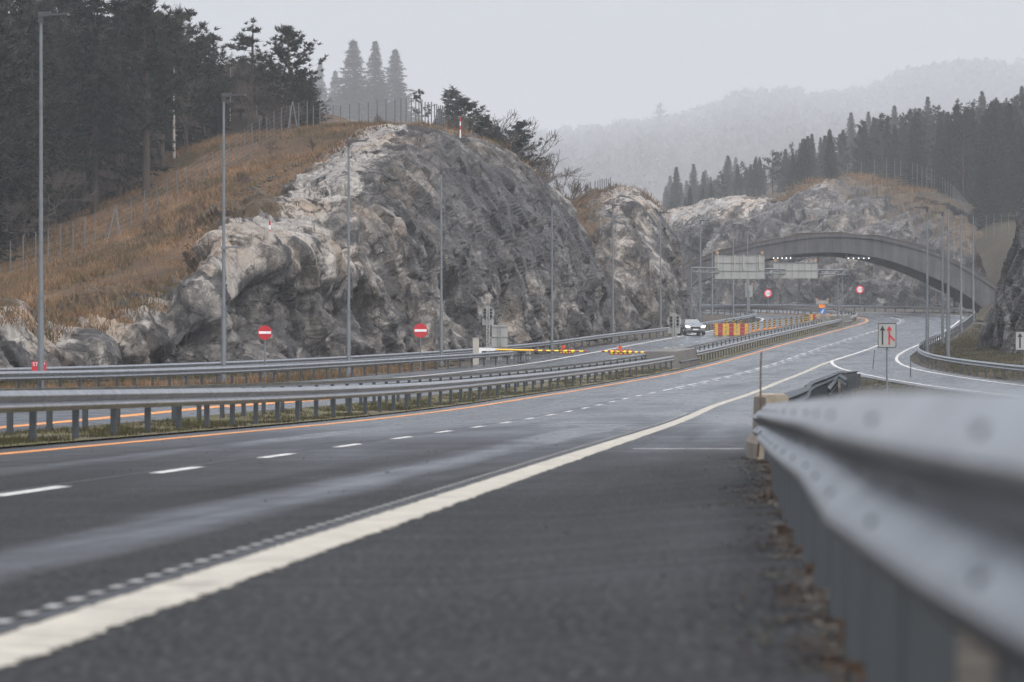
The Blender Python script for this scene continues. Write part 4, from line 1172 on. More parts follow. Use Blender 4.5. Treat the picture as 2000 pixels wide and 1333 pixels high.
# ------------------------------------------------------------------ booms
def boom(px0, px1, py0, py1, Y, label, plate, lampx, post):
    a, b = P(px0, py0, Y), P(px1, py1, Y)
    L = abs(b[0] - a[0]); s = 1 if b[0] > a[0] else -1
    dz = (b[2] - a[2]) / L
    t = empty('barrier_boom', tuple(a), label, 'boom barrier', 'road barrier booms')
    at = lambda d: (s * d, 0, d * dz)
    m = MB(); m.box((s * .15, 0, 0), (1.0, .16, .17)); m.box((s * .35, 0, .0), (.9, .1, .12)); m.box((-s * .3, .02, -.1), (.22, .22, .42)); m.build('pivot', M['white'], t)
    y0 = L * .48 if s > 0 else L * .22
    m = MB(); m.tube(at(.55), at(y0), .058, .055, 10); arm = m.build('arm', M['boomyellow'], t)
    n = 13 if s > 0 else 17
    mr, ml = MB(), MB()
    for k in range(n):
        d0, d1 = y0 + (L - y0) * k / n, y0 + (L - y0) * (k + 1) / n
        (mr if k % 2 == 0 else ml).tube(at(d0), at(d1), .05, .05, 10)
    mr.build('red_bands', M['maroon'], arm); ml.build('yellow_bands', M['lime'], arm)
    p0, p1 = [abs(P(q, py0, Y)[0] - a[0]) for q in plate]
    p0, p1 = min(p0, p1), max(p0, p1)
    m = MB(); c = (p0 + p1) / 2; m.box((s * c, .03, c * dz - .02), (p1 - p0, .05, .30)); pl = m.build('stripe_board', M['maroon'], t)
    m = MB()
    for k in range(5): m.box((s * (p0 + (p1 - p0) * (k + .5) / 5), -.004, c * dz - .02), ((p1 - p0) / 10, .02, .20))
    m.build('board_stripes', M['lime'], pl)
    d = abs(P(lampx, py0, Y)[0] - a[0])
    m = MB(); m.box((s * d, 0, d * dz + .1), (.1, .1, .1)); m.disc((s * d, 0, d * dz + .26), .11, .12, 16); m.build('warning_lamp', M['redlamp'], t)
    if post:
        m = MB(); m.box((-s * .55, .1, -.25), (.38, .4, 1.9)); m.box((-s * .55, .1, .71), (.42, .44, .03)); m.build('cabinet', M['grey_box'], t)
    else:
        m = MB(); m.box((-s * .2, .1, -.28), (.5, .35, .5)); m.build('base', M['grey_box'], t)
boom(947, 1147, 683, 687, 252, 'left road boom, yellow then red and yellow banded, hinged at a grey cabinet', (1093, 1121), 1100, True)
boom(1303, 1175, 690, 686.5, 247, 'right road boom, banded red and yellow, hinged on the median block', (1190, 1235), 1211, False)

# crash cushion at the rail's end
c = P(1012, 706, 258)
t = empty('crash_cushion', tuple(c), 'ribbed pale crash cushion at the gore under the left boom', 'crash cushion')
for k in range(7):
    m = MB(); x = -.4 + k * .19; m.box((x, -.4 + k * .5, .32), (.09, .3, .62)); m.box((x, -.62 + k * .5, .5), (.13, .1, .12), mi=0); m.box((x, -.62 + k * .5, .2), (.13, .1, .12)); m.build('rib', M['pole'] if k % 2 else M['grey_sign'], t)
m = MB(); m.box((.2, 1.2, .62), (.5, 4.0, .08)); m.build('cover', M['post'], t)

# ------------------------------------------------------------------ concrete blocks
def median_block(y0, y1, label):
    o0 = RP((y0 + y1) / 2, -2.07)
    t = empty('concrete_block', o0, label, 'concrete barrier', 'median concrete blocks')
    prof = [(-1.12, -.1), (-1.12, .28), (-.98, .34), (-.92, .98), (.92, .98), (.98, .34), (1.12, .28), (1.12, -.1)]
    ysq = np.linspace(y0, y1, 9); V = []; n = len(prof)
    for yq in ysq:
        b = RP(yq, -2.07)
        V += [(b[0] + u - o0[0], yq - o0[1], b[2] + h - o0[2]) for u, h in prof]
    Fc = [(i * n + j, i * n + (j + 1) % n, (i + 1) * n + (j + 1) % n, (i + 1) * n + j) for i in range(8) for j in range(n)]
    Fc += [tuple(range(n - 1, -1, -1)), tuple(range(8 * n, 9 * n))]
    m = MB(); m.add(V, Fc); m.build('block', M['concrete'], t)
    V = []
    for yq in ysq:
        b = RP(yq, -2.07); V += [(b[0] + 1.10 - o0[0], yq - o0[1], b[2] + .325 - o0[2]), (b[0] + 1.145 - o0[0], yq - o0[1], b[2] + .325 - o0[2]), (b[0] + 1.145 - o0[0], yq - o0[1], b[2] + .39 - o0[2]), (b[0] + 1.0 - o0[0], yq - o0[1], b[2] + .39 - o0[2])]
    m = MB(); m.add(V, [(i * 4 + j, i * 4 + (j + 1) % 4, i * 4 + 4 + (j + 1) % 4, i * 4 + 4 + j) for i in range(8) for j in range(4)]); m.build('steel_strip', M['rail'], t)
median_block(239, 253, 'grey concrete median block carrying the right signal mast')
median_block(407, 421, 'far grey concrete median block right of the trailer')

# tan concrete terminal where the near rail ends
def term():
    a = P(1511, 870, 47.0)
    t = empty('concrete_terminal', (a[0], 47.0, 0.0), 'tan weathered concrete block at the end of the foreground rail', 'concrete barrier')
    m = MB()
    prof = [(-.225, -.15), (-.215, .2), (-.14, .34), (-.125, .70), (-.10, .73), (.11, .73), (.13, .70), (.15, .34), (.22, .2), (.23, -.15)]
    pathp = [(-.02, -.9), (-.03, .2), (-.01, 1.2), (.04, 2.4), (.14, 3.5), (.30, 4.4)]
    pa = np.array(pathp); pa = herm(pa, np.linspace(0, len(pa) - 1, 25)); T = np.gradient(pa, axis=0); T /= np.linalg.norm(T, axis=1, keepdims=True)
    V = []; n = len(prof)
    for i, (q, tt) in enumerate(zip(pa, T)):
        for u, h in prof: V.append((q[0] + tt[1] * u, q[1] - tt[0] * u, h + (.03 if h > .5 else 0)))
    k = len(pa)
    Fc = [(i * n + j, i * n + (j + 1) % n, (i + 1) * n + (j + 1) % n, (i + 1) * n + j) for i in range(k - 1) for j in range(n)] + [tuple(range(n - 1, -1, -1)), tuple(range((k - 1) * n, k * n))]
    m.add(V, Fc); m.build('block', M['tan_concrete'], t)
term()

# snow poles
def stake(px0, py0, px1, py1, Y, r, m_, label, grp='thin marker poles'):
    a, b = P(px1, py1, Y), P(px0, py0, Y)
    m = MB(); n = 8
    pts = [a + (b - a) * q + np.array([.012 * math.sin(q * 5), 0, 0]) for q in np.linspace(0, 1, n)]
    m.path([tuple(q - a) for q in pts], list(np.linspace(r, r * .7, n)), 8)
    o = m.build('marker_pole', m_, None, tuple(a)); tag(o, label, 'marker pole', grp)
stake(1489, 688, 1480, 893, 45.5, .012, M['rust'], 'thin rusty leaning pole standing against the tan concrete block')
stake(1708.5, 684, 1704, 723, 240, .03, M['dark'], 'thin dark pole at the nose of the gravel island')
stake(1779, 694, 1778, 738, 215, .025, M['dark'], 'thin dark pole between merge sign and lamp cluster')
def redwhite(px, py0, py1, Y, label):
    a = P(px, py1, Y); h = (py1 - py0) * Y / F
    t = empty('striped_stake', tuple(a), label, 'marker pole', 'red and white survey stakes')
    for k in range(4):
        m = MB(); m.tube((0, 0, h * k / 4 - (.3 if k == 0 else 0)), (0, 0, h * (k + 1) / 4), .05, .05, 10); m.build('red_band' if k % 2 else 'white_band', M['red'] if k % 2 else M['white'], t)
redwhite(899, 230, 262, 312, 'red and white stake on top of the big rock')
redwhite(527, 432, 466, 241, 'red and white stake on the pale rock shoulder left of centre')

# ------------------------------------------------------------------ gantry with sign backs
YG = 393.0
g0, g1 = P(1358, 520, YG), P(1641, 520, 402.0)
zb0 = float(zr(YG, -15)); zb1 = float(zr(402, -2))
t = empty('sign_gantry', (g0[0], YG, zb0), 'steel lattice gantry carrying two large grey sign backs over the far carriageway', 'gantry')
G = Vector(t.location)
m = MB(); w = 16 * YG / F
zt = P(0, 523, YG)[2] - G.z; zl = P(0, 532, YG)[2] - G.z
m_ = MB(); lattice(m_, 0, 0, -.5, zt, w, .045); lattice(m_, 0, .6, -.5, zt, w, .04); m_.build('lattice_leg', M['pole'], t)
xr_ = g1[0] - G.x
m_ = MB(); lattice(m_, xr_, 9, zb1 - G.z - .3, zt, .45, .05); lattice(m_, xr_, 9.5, zb1 - G.z - .3, zt, .45, .05); m_.build('lattice_leg', M['pole'], t)
m_ = MB()
n = 34; q = lambda k: Vector((-.4 + (xr_ + 1.0) * k / n, 9 * max(0, (k / n)), 0))
for dy in (0, .6):
    for z in (zl, zt): m_.tube(tuple(q(0) + Vector((0, dy, z))), tuple(q(n) + Vector((0, dy, z))), .06, .06, 6)
    for k in range(n):
        z0_, z1_ = (zl, zt) if k % 2 else (zt, zl)
        m_.tube(tuple(q(k) + Vector((0, dy, z0_))), tuple(q(k + 1) + Vector((0, dy, z1_))), .03, .03, 5)
m_.build('lattice_beam', M['pole'], t)
def sback(x0, x1, y0, y1, Yq, cols_, rows_, struts):
    a, b = P(x0, y1, Yq), P(x1, y0, Yq)
    m = MB(); W, H = b[0] - a[0], b[2] - a[2]; c = ((a[0] + b[0]) / 2 - G.x, Yq - G.y, (a[2] + b[2]) / 2 - G.z)
    m.box(c, (W, .06, H)); f = m.build('sign_back', M['grey_sign'], t)
    m = MB()
    for k in range(cols_ + 1): m.box((c[0] - W / 2 + W * k / cols_, c[1] - .05, c[2]), (.045, .05, H + .05))
    for k in range(rows_ + 1): m.box((c[0], c[1] - .053, c[2] - H / 2 + H * k / rows_), (W, .05, .05))
    m.build('ribs', M['grey_rib'], f)
    for s_ in struts:
        m = MB(); m.box((c[0] - W / 2 + W * s_, c[1] - .12, c[2] + H * .2), (.10, .08, H * .62)); m.build('strut', M['grey_box'], f)
    for sx in (-1, 1):
        m = MB(); m.tube((c[0] + sx * W * .45, c[1], c[2] + H / 2), (c[0] + sx * W * .45, c[1], c[2] + H / 2 + .12), .05, .05, 8); m.disc((c[0] + sx * W * .45, c[1], c[2] + H / 2 + .26), .15, .16, 16); m.build('amber_lamp', M['amber'], f)
sback(1396, 1493.5, 499, 545, YG + .2 + 1.4, 6, 3, (.07, .40, .58, .9))
sback(1510, 1597, 514, 544, YG + 5.4, 7, 2, ())

# small double sign back on a pole by the far rails
c = P(1463, 569, 478); zb = float(zr(478, -12.6)) - .2
t = empty('variable_sign', (c[0], 478, zb), 'small pale sign back on a pole below the large sign back', 'road sign'); h = c[2] - zb
W, H = 15 * 478 / F, 24 * 478 / F
m = MB(); m.tube((0, -.1, -.3), (0, -.1, h), .09, .09, 8); m.build('pole', M['pole'], t)
m = MB(); m.box((0, 0, h), (W, .12, H)); f = m.build('panel', M['grey_sign'], t)
m = MB()
for q in (-.5, 0, .5): m.box((0, -.08, h + q * H * .94), (W, .04, .05)); m.box((q * W * .94, -.083, h), (.05, .04, H))
m.build('ribs', M['grey_rib'], f)
for sx in (-1, 1):
    m = MB(); m.disc((sx * W * .42, 0, h + H / 2 + .12), .11, .12, 12); m.build('amber_lamp', M['amber'], f)

# ------------------------------------------------------------------ roadworks
def stacked(px0, px1, py0, py1, Y, cols_, label, side_stripes=True, group='red and yellow plastic barrier stacks'):
    a, b = P(px0, py1, Y), P(px1, py0, Y)
    zb = float(zr(Y, a[0] - O_(Y)))
    t = empty('plastic_barrier', ((a[0] + b[0]) / 2, Y, zb), label, 'road barrier', group)
    W = b[0] - a[0]; H = b[2] - a[2]; cw = W / cols_; rh = H / 3
    for i in range(cols_):
        x = -W / 2 + cw * (i + .5)
        for j in range(3):
            m = MB(); z = rh * (j + .5)
            hw, hh = cw * .475, rh * .47; ch = .06
            poly = [(-hw, -hh), (hw, -hh), (hw, hh - ch), (hw - ch, hh), (-hw + ch, hh), (-hw, hh - ch)]
            m.prism([(x + u, z + v) for u, v in poly], -.25, .25)
            blk = m.build('block', M['yellow'], t)
            m = MB(); m.box((x, -.253, z), (cw * .42, .012, rh * .90)); m.build('red_panel', M['maroon'], blk)
    if side_stripes:
        for sx in (-1, 1):
            m = MB(); m.box((sx * (W / 2 + .06), -.16, H * .52), (.10, .05, H * .96)); pl = m.build('edge_plate', M['yellow'], t)
            m = MB()
            for k in range(4): m.box((sx * (W / 2 + .06), -.19, H * (.14 + .24 * k)), (.12, .012, .11), ry=R_(-38))
            m.build('edge_stripes', M['maroon'], pl)
stacked(1396, 1460.5, 633.5, 657, 356, 3, 'near stack of red and yellow plastic barriers right of the car')
stacked(1582, 1633, 612, 630, 424, 3, 'far stack of red and yellow plastic barriers behind the trailer')

pan = [(1418, 386, 10), (1433, 388, 10), (1447, 390, 11), (1471, 376, 15), (1481, 381, 15), (1493.5, 385, 15), (1503, 388, 15), (1512, 391, 15), (1523, 394, 14), (1535, 398, 14), (1545.5, 402, 14), (1556, 406, 13), (1565, 410, 13), (1572.5, 413, 13), (1576, 415, 13)]
proto = None
def make_panel():
    t = empty('warning_panel', (0, 0, 0), 'x', 'warning panel', 'yellow and black warning panels in a row')
    m = MB(); m.box((0, 0, .50), (.22, .03, .80)); f = m.build('plate', M['yellow'], t)
    m = MB()
    for k in range(4):
        z = .16 + k * .21
        m.prism([(-.109, z - .03), (-.109, z + .09), (.109, z + .19), (.109, z + .07)], -.026, -.0125)
    m.build('stripes', M['black'], f)
    m = MB(); m.box((0, .02, .05), (.36, .5, .10)); m.build('foot', M['orange'], t)
    return t
def copy_tree(o, parent=None):
    c = o.copy(); COL.objects.link(c)
    if parent: c.parent = parent
    for ch in o.children: copy_tree(ch, c)
    return c
ordn = ['first', 'second', 'third', 'fourth', 'fifth', 'sixth', 'seventh', 'eighth', 'ninth', 'tenth', 'eleventh', 'twelfth']
proto = make_panel()
for i, (px, Yq, hp_) in enumerate(pan):
    o = proto if i == 0 else copy_tree(proto)
    x = (px - 1000) * Yq / F
    o.location = (x, Yq, float(zr(Yq, x - O_(Yq))))
    o['label'] = ('striped warning panel peeping over the near barrier stack, %s from its left' % ordn[i]) if i < 3 else ('striped yellow warning panel, %s in the row right of the near barrier stack' % ordn[i - 3])

# sign trailer in front of the far stack
c = P(1606, 634, 408)
t = empty('sign_trailer', (c[0], 408, float(zr(408, c[0] - O_(408)))), 'warning trailer with orange board, blue arrow disc and lamps before the far barrier stack', 'trailer')
m = MB(); m.box((0, 0, .55), (1.5, 2.4, .35)); m.box((0, -1.0, .85), (1.25, .35, .7)); m.build('chassis', M['grey_rib'], t)
for sx in (-1, 1):
    m = MB(); m.tube((sx * .82 - .1, .2, .32), (sx * .82 + .1, .2, .32), .32, .32, 18); m.build('wheel', M['dark'], t)
    m = MB(); m.box((sx * .45, -1.2, .95), (.34, .1, .5)); m.build('water_tank', M['grey_sign'], t)
m = MB(); lattice(m, 0, 0, .7, 2.35, .5, .04); m.build('mast', M['pole'], t)
m = MB(); m.box((-.05, -.1, 1.95), (.60, .05, .36)); m.build('orange_board', M['orange'], t)
m = MB(); m.disc((.06, -.1, 1.5), .32, .04, 28); d = m.build('arrow_disc', M['blue'], t)
m = MB(); m.prism([(-.10, 1.30), (.0, 1.30), (.16, 1.58), (.06, 1.62)], -.14, -.125); m.prism([(-.16, 1.27), (.09, 1.27), (-.12, 1.46)], -.14, -.125); m.build('arrow', M['white'], d)
m = MB(); m.box((0, 0, 2.35), (1.25, .06, .34)); pb = m.build('lamp_panel', M['grey_sign'], t)
for sx in (-1, 1):
    m = MB(); m.disc((sx * .55, -.05, 2.62), .13, .12, 16); m.build('amber_lamp', M['amber'], pb)
for sx, zz in ((-.62, .98), (-.3, .98), (.28, .98), (.6, .98)):
    m = MB(); m.disc((sx, -1.22, zz), .14, .1, 14); m.build('warning_lamp', M['amber'], t)

# ------------------------------------------------------------------ the car
def car(px, pyb, Y):
    x = (px - 1000) * Y / F
    t = empty('car', (x, Y, float(zr(Y, x - O_(Y)))), 'dark car with lit headlights driving towards us on the far carriageway', 'car', rz=R_(7))
    paint = plain('car_paint', (.17, .185, .20), .22, .0, .2); paint.node_tree.nodes['Principled BSDF'].inputs['Coat Weight'].default_value = .8
    glass = plain('car_glass', (.22, .24, .25), .06, 0, .1); trim = M['dark']  # light grey glass base stands in for the sky reflected in it
    chrome = plain('chrome', (.6, .6, .62), .2, 1)
    # sections along the length: y, half width low, half width high, z low, z shoulder, z top, half width roof
    S = [(-2.20, .70, .66, .30, .58, .62, .60), (-2.12, .84, .82, .22, .68, .74, .70), (-1.9, .90, .89, .20, .74, .86, .76), (-1.3, .92, .90, .20, .84, .99, .78), (-.85, .92, .90, .20, .90, 1.05, .76), (-.1, .92, .90, .20, .93, 1.39, .56), (.5, .92, .90, .20, .94, 1.45, .54), (1.3, .92, .90, .2, .96, 1.42, .53), (1.9, .90, .88, .22, .98, 1.28, .58), (2.2, .82, .80, .3, .92, 1.0, .6), (2.28, .7, .7, .4, .8, .85, .55)]
    V = []; n = 10
    for y, wl, wh, z0, zs, zt, wr in S:
        V += [(-wl * .9, y, z0), (-wl, y, z0 + .15), (-wh, y, zs - .12), (-wh * .97, y, zs), (-wr, y, zt - .03), (-wr * .6, y, zt), (wr * .6, y, zt), (wr, y, zt - .03), (wh * .97, y, zs), (wh, y, zs - .12), (wl, y, z0 + .15), (wl * .9, y, z0)]
    n = 12
    Fc = [(i * n + j, i * n + (j + 1) % n, (i + 1) * n + (j + 1) % n, (i + 1) * n + j) for i in range(len(S) - 1) for j in range(n)]
    Fc += [tuple(range(n - 1, -1, -1)), tuple(range((len(S) - 1) * n, len(S) * n))]
    m = MB(); m.add(V, Fc); me = m.mesh('body', paint); me.polygons.foreach_set('use_smooth', [True] * len(me.polygons)); b = link('body', me, t)
    md = b.modifiers.new('bev', 'EDGE_SPLIT'); md.split_angle = R_(40)
    m = MB(); m.add([(-.70, -.93, 1.05), (.70, -.93, 1.05), (.51, -.16, 1.39), (-.51, -.16, 1.39)], [(0, 1, 2, 3)]); 
    m.add([(-.70, -.91, 1.03), (.70, -.91, 1.03), (.51, -.14, 1.37), (-.51, -.14, 1.37)], [(3, 2, 1, 0)]); m.build('windscreen', glass, t)
    m = MB(); m.box((0, .7, 1.462), (1.02, 1.5, .02)); m.build('roof_panel', chrome, t)
    for sx in (-1, 1):
        m = MB(); m.add([(sx * .80, -.75, 1.02), (sx * .88, 1.5, 1.06), (sx * .63, 1.2, 1.40), (sx * .63, 0, 1.40)], [(0, 1, 2, 3)]); m.build('side_window', glass, t)
        hl = plain('headlight_glow', (.9, .9, .9), .2, emit=(1, .98, .94), es=2.4)
        m = MB()
        m.prism([(sx * .46, .70), (sx * .82, .66), (sx * .87, .80), (sx * .62, .80)], -2.165, -1.95); m.build('headlight', hl, t)
        m = MB(); m.box((sx * 1.0, -.72, 1.02), (.2, .12, .14)); m.build('mirror', paint, t)
        for yy_ in (-1.38, 1.38):
            m = MB(); m.tube((sx * .72, yy_, .33), (sx * .935, yy_, .33), .33, .33, 24); wl_ = m.build('wheel', M['dark'], t)
            m = MB(); m.tube((sx * .90, yy_, .33), (sx * .95, yy_, .33), .21, .2, 16); m.build('rim', chrome, wl_)
    m = MB(); m.prism([(-.44, .52), (.44, .52), (.40, .70), (-.40, .70)], -2.222, -2.1); g = m.build('grille', trim, t)
    m = MB(); m.box((0, -2.225, .715), (.86, .03, .025)); m.build('chrome_strip', chrome, g)
    m = MB(); m.box((0, -2.235, .47), (.50, .02, .11)); m.build('number_plate', M['white'], t)
    m = MB(); m.prism([(-.72, .24), (.72, .24), (.66, .36), (-.66, .36)], -2.20, -2.0); m.build('lower_intake', trim, t)
car(1350.5, 656, 357)

# ------------------------------------------------------------------ wildlife fences
def fence(pts, n, h, label, r=.045, braces=(), wires=6):
    """pts: (px,py of the foot,Y)"""
    W3 = np.array([P(*a) for a in pts])
    d = np.concatenate([[0], np.cumsum(np.linalg.norm(np.diff(W3, axis=0), axis=1))])
    s = np.linspace(0, d[-1], n)
    Q = np.stack([np.interp(s, d, W3[:, k]) for k in range(3)], 1)
    t = empty('wildlife_fence', tuple(Q[0]), label, 'fence', 'wildlife fences')
    c = Q[0]
    m = MB(); m.tube((0, 0, -1.2), (0, 0, h), r, r, 6); pm = m.mesh('fence_post', M['fence_post'])
    for q in Q:
        o = link('fence_post', pm, t, tuple(q - c + np.array([0, 0, random.uniform(-.12, .12)])))
    m = MB()
    for k in range(wires):
        z = .25 + (h - .3) * k / (wires - 1)
        m.path([tuple(q - c + np.array([0, 0, z])) for q in Q], .006, 3)
    m.build('wire_mesh', M['wire'], t)
    for px0, py0, px1, py1, Yq in braces:
        a, b = P(px0, py0, Yq), P(px1, py1, Yq)
        m = MB(); m.tube(tuple(a - c), tuple(b - c), .05, .05, 6); m.build('brace', M['pole'], t)
    return t
fence([(-60, 562, 282), (10, 543, 290), (90, 515, 300), (160, 492, 309), (220, 468, 318), (300, 427, 327), (370, 385, 338), (430, 345, 349), (490, 300, 361), (545, 268, 373), (600, 250, 383)], 34, 2.6, 'wildlife fence climbing the grassy slope below the dark wood', .05, ((208, 478, 225, 408, 312), (237, 468, 226, 408, 312), (563, 250, 571, 199, 372), (580, 247, 572, 199, 372)), 7)
fence([(612, 250, 384), (660, 252, 380), (720, 245, 377), (775, 238, 374), (810, 240, 370), (850, 250, 362), (868, 258, 356)], 26, 2.15, 'wildlife fence of dark posts along the top of the big rock', .05)
fence([(1122, 404, 424), (1140, 398, 426), (1165, 391, 430), (1192, 384, 440)], 12, 2.0, 'wildlife fence on the left shoulder of the smaller outcrop', .05)
fence([(1176, 560, 400), (1182, 500, 410), (1187, 440, 424), (1190, 395, 440)], 8, 2.0, 'wildlife fence dropping down the gully beside the smaller outcrop', .06)
fence([(1430, 392, 826), (1475, 390, 824), (1500, 396, 822), (1530, 400, 820)], 10, 2.3, 'hazy wildlife fence in the dip between the two distant rock tops', .07)
fence([(1655, 352, 775), (1700, 344, 772), (1740, 340, 768), (1780, 350, 758), (1820, 362, 745), (1860, 395, 722), (1890, 430, 690)], 30, 3.0, 'hazy wildlife fence over the distant rounded grassy rock top', .07)
fence([(1886, 462, 660), (1930, 452, 652), (1975, 448, 640), (2020, 440, 630)], 9, 2.6, 'wildlife fence above the bank at the right edge', .06)
# ------------------------------------------------------------------ tree models
def leaf_mesh(name, tris, mat_):
    V = np.asarray(tris, np.float32).reshape(-1, 3)
    return np_mesh(name, V, np.arange(len(V)).reshape(-1, 3), mat_)

def spray(rng, c, dirs, n, ln, wd):
    """n thin leaf-sized triangles around c, pointing along dirs +- spread"""
    d = dirs[None] + rng.normal(0, .55, (n, 3)); d /= np.linalg.norm(d, axis=1, keepdims=True)
    u = np.cross(d, rng.normal(0, 1, (n, 3))); u /= np.linalg.norm(u, axis=1, keepdims=True) + 1e-9
    b = c[None] + rng.normal(0, .12, (n, 3)) * ln
    L = ln * rng.uniform(.6, 1.25, (n, 1)); W = wd * rng.uniform(.7, 1.3, (n, 1))
    return np.stack([b - u * W, b + u * W, b + d * L], 1)

def spruce(seed, h=18.0, R=3.0, start=.1, dens=1.0, needle='spruce'):
    rng = np.random.default_rng(seed)
    tr = []
    z = h * start
    while z < h - .15:
        t = (z / h - start) / (1 - start)
        rad = R * (1 - t) ** .85 * rng.uniform(.75, 1.15) + .12
        nb = int(rng.integers(6, 9))
        a0 = rng.uniform(0, 6.28)
        for k in range(nb):
            if rng.random() < .10: continue
            a = a0 + 6.283 * k / nb + rng.normal(0, .2)
            L = rad * rng.uniform(.65, 1.15)
            m = max(2, int(L / .42 * dens) + 1)
            for j in range(m):
                s = (j + .6) / m
                up = .25 * (1 - t)
                x = L * s; zz = z - x * (.42 - .35 * t) + up * x * s * .9
                c = np.array([math.cos(a) * x, math.sin(a) * x, zz])
                dr = np.array([math.cos(a) * .9, math.sin(a) * .9, -.35 + .3 * t])
                tr.append(spray(rng, c, dr, int(5 * dens) + 2, .52, .085))
        z += (.42 + .28 * (1 - t)) * rng.uniform(.8, 1.2) / max(.7, dens)
    tr.append(spray(rng, np.array([0, 0, h - .25]), np.array([0, 0, 1.]), 9, .5, .05))
    crown = leaf_mesh('spruce_crown', np.concatenate(tr), M[needle])
    m = MB(); m.tube((0, 0, -1), (0, 0, h * .5), .018 * h * .75, .009 * h, 8); m.tube((0, 0, h * .5), (0, 0, h * .97), .009 * h, .01, 6)
    return crown, m.mesh('spruce_trunk', M['bark'])

def pine(seed, h=14.0, R=2.6, start=.4, dens=1.0, flat=.5, needle='pine', gap=.2):
    rng = np.random.default_rng(seed)
    tr = []; m = MB()
    bend = rng.normal(0, .03, 2) * h
    ax = lambda z: np.array([bend[0] * math.sin(z / h * 2.6), bend[1] * math.sin(z / h * 2.1 + 1) - bend[1] * math.sin(1), z])
    n = 9
    m.path([tuple(ax(h * k / n * .98 - (1 if k == 0 else 0))) for k in range(n + 1)], [.014 * h * (1 - k / n * .9) + .015 for k in range(n + 1)], 7)
    nb = int((1 - start) * h * 3.2 * dens)
    for i in range(nb):
        t = (i + rng.uniform(0, 1)) / nb
        z = h * (start + (1 - start) * t)
        prof = (math.sin(math.pi * min(1, (t + .12) / 1.12) ** flat) + .12) if flat < 1 else (1 - t) ** .7 + .1
        L = R * prof * rng.uniform(.5, 1.15)
        if rng.random() < gap: continue
        a = rng.uniform(0, 6.283)
        p0 = ax(z); up = rng.uniform(.05, .55) + .5 * t
        pts = [p0 + np.array([math.cos(a) * L * s, math.sin(a) * L * s, L * up * s * s]) for s in (0, .4, .75, 1)]
        m.path([tuple(q) for q in pts], [.016 * L + .015, .012 * L + .012, .012, .008], 4)
        for s in np.arange(.35, 1.02, .13):
            c = p0 + np.array([math.cos(a) * L * s, math.sin(a) * L * s, L * up * s * s])
            for q in range(int(rng.integers(1, 4))):
                cc = c + rng.normal(0, .16 + .10 * s, 3) * np.array([1, 1, .6])
                tr.append(spray(rng, cc, np.array([math.cos(a) * .35, math.sin(a) * .35, .75]), 13, .42, .055))
    c = ax(h)
    for q in range(5): tr.append(spray(rng, c + rng.normal(0, .15, 3), np.array([0, 0, 1.]), 10, .4, .05))
    return leaf_mesh('pine_crown', np.concatenate(tr), M[needle]), m.mesh('pine_trunk', M['bark'])

def bare(seed, h=8.0, spread=.5, trunk='twig', depth=5, fine=.012, stems=1):
    rng = np.random.default_rng(seed)
    mt, mc = MB(), MB()
    def grow(p, d, L, r, k):
        q = p + d * L
        mid = (p + q) / 2 + rng.normal(0, .04, 3) * L
        (mt if k < 1 else mc).path([tuple(p), tuple(mid), tuple(q)], [r, r * .85, r * .7], 5 if k < 2 else 3)
        if k >= depth: return
        for j in range(int(rng.integers(2, 4)) + (1 if k > 1 else 0)):
            dd = d + rng.normal(0, spread, 3) + np.array([0, 0, .16]); dd /= np.linalg.norm(dd)
            s = rng.uniform(.45, 1.0)
            grow(p + (q - p) * s, dd, L * rng.uniform(.55, .85), max(fine, r * .55), k + 1)
    for s in range(stems):
        d = np.array([rng.normal(0, .12 if stems == 1 else .35), rng.normal(0, .12 if stems == 1 else .35), 1.]); d /= np.linalg.norm(d)
        grow(np.array([rng.normal(0, .1) * (stems > 1), 0, -.3]), d, h * .34, h * .011, 0)
    return mc.mesh('bare_crown', M[trunk if trunk != 'birch' else 'twig']), mt.mesh('bare_trunk', M[trunk])

def birch(seed, h=15.0):
    rng = np.random.default_rng(seed)
    mt, mc = MB(), MB()
    b = rng.normal(0, .02, 2) * h
    ax = lambda z: np.array([b[0] * math.sin(z / h * 3), b[1] * math.sin(z / h * 2), z])
    n = 10
    mt.path([tuple(ax(h * k / n - (.5 if k == 0 else 0))) for k in range(n + 1)], [.0105 * h * (1 - k / n * .92) for k in range(n + 1)], 7)
    for i in range(64):
        t = rng.uniform(.35, 1); z = h * t; a = rng.uniform(0, 6.283); L = (1.05 - t) * h * .22 + .5
        p = ax(z); d = np.array([math.cos(a) * .6, math.sin(a) * .6, .8])
        for k in range(3):
            q = p + d * L * .36
            mc.path([tuple(p), tuple(q)], [.022 - .005 * k, .017 - .005 * k], 3)
            for w in range(3):
                dd = d + rng.normal(0, .45, 3); e = q + dd * L * .3
                mc.path([tuple(q), tuple(e)], [.012, .008], 3)
                for w2 in range(2): mc.path([tuple(e), tuple(e + (dd + rng.normal(0, .5, 3)) * L * .2)], [.008, .006], 3)
            p = q; d = d + rng.normal(0, .18, 3)
    return mc.mesh('birch_crown', M['twig']), mt.mesh('birch_trunk', M['birch'])

def joined(name, pair):
    """crown and trunk of a far tree in one mesh"""
    cr, tk = pair
    o = [np.array([v.co for v in me.vertices]) for me in (cr, tk)]
    f = [list(map(lambda q: tuple(q.vertices), me.polygons)) for me in (cr, tk)]
    me = bpy.data.meshes.new(name)
    V = np.concatenate(o); b = len(o[0])
    me.from_pydata(V.tolist(), [], f[0] + [tuple(i + b for i in q) for q in f[1]])
    me.materials.append(cr.materials[0]); me.materials.append(tk.materials[0])
    me.polygons.foreach_set('material_index', [0] * len(f[0]) + [1] * len(f[1])); me.update()
    return me

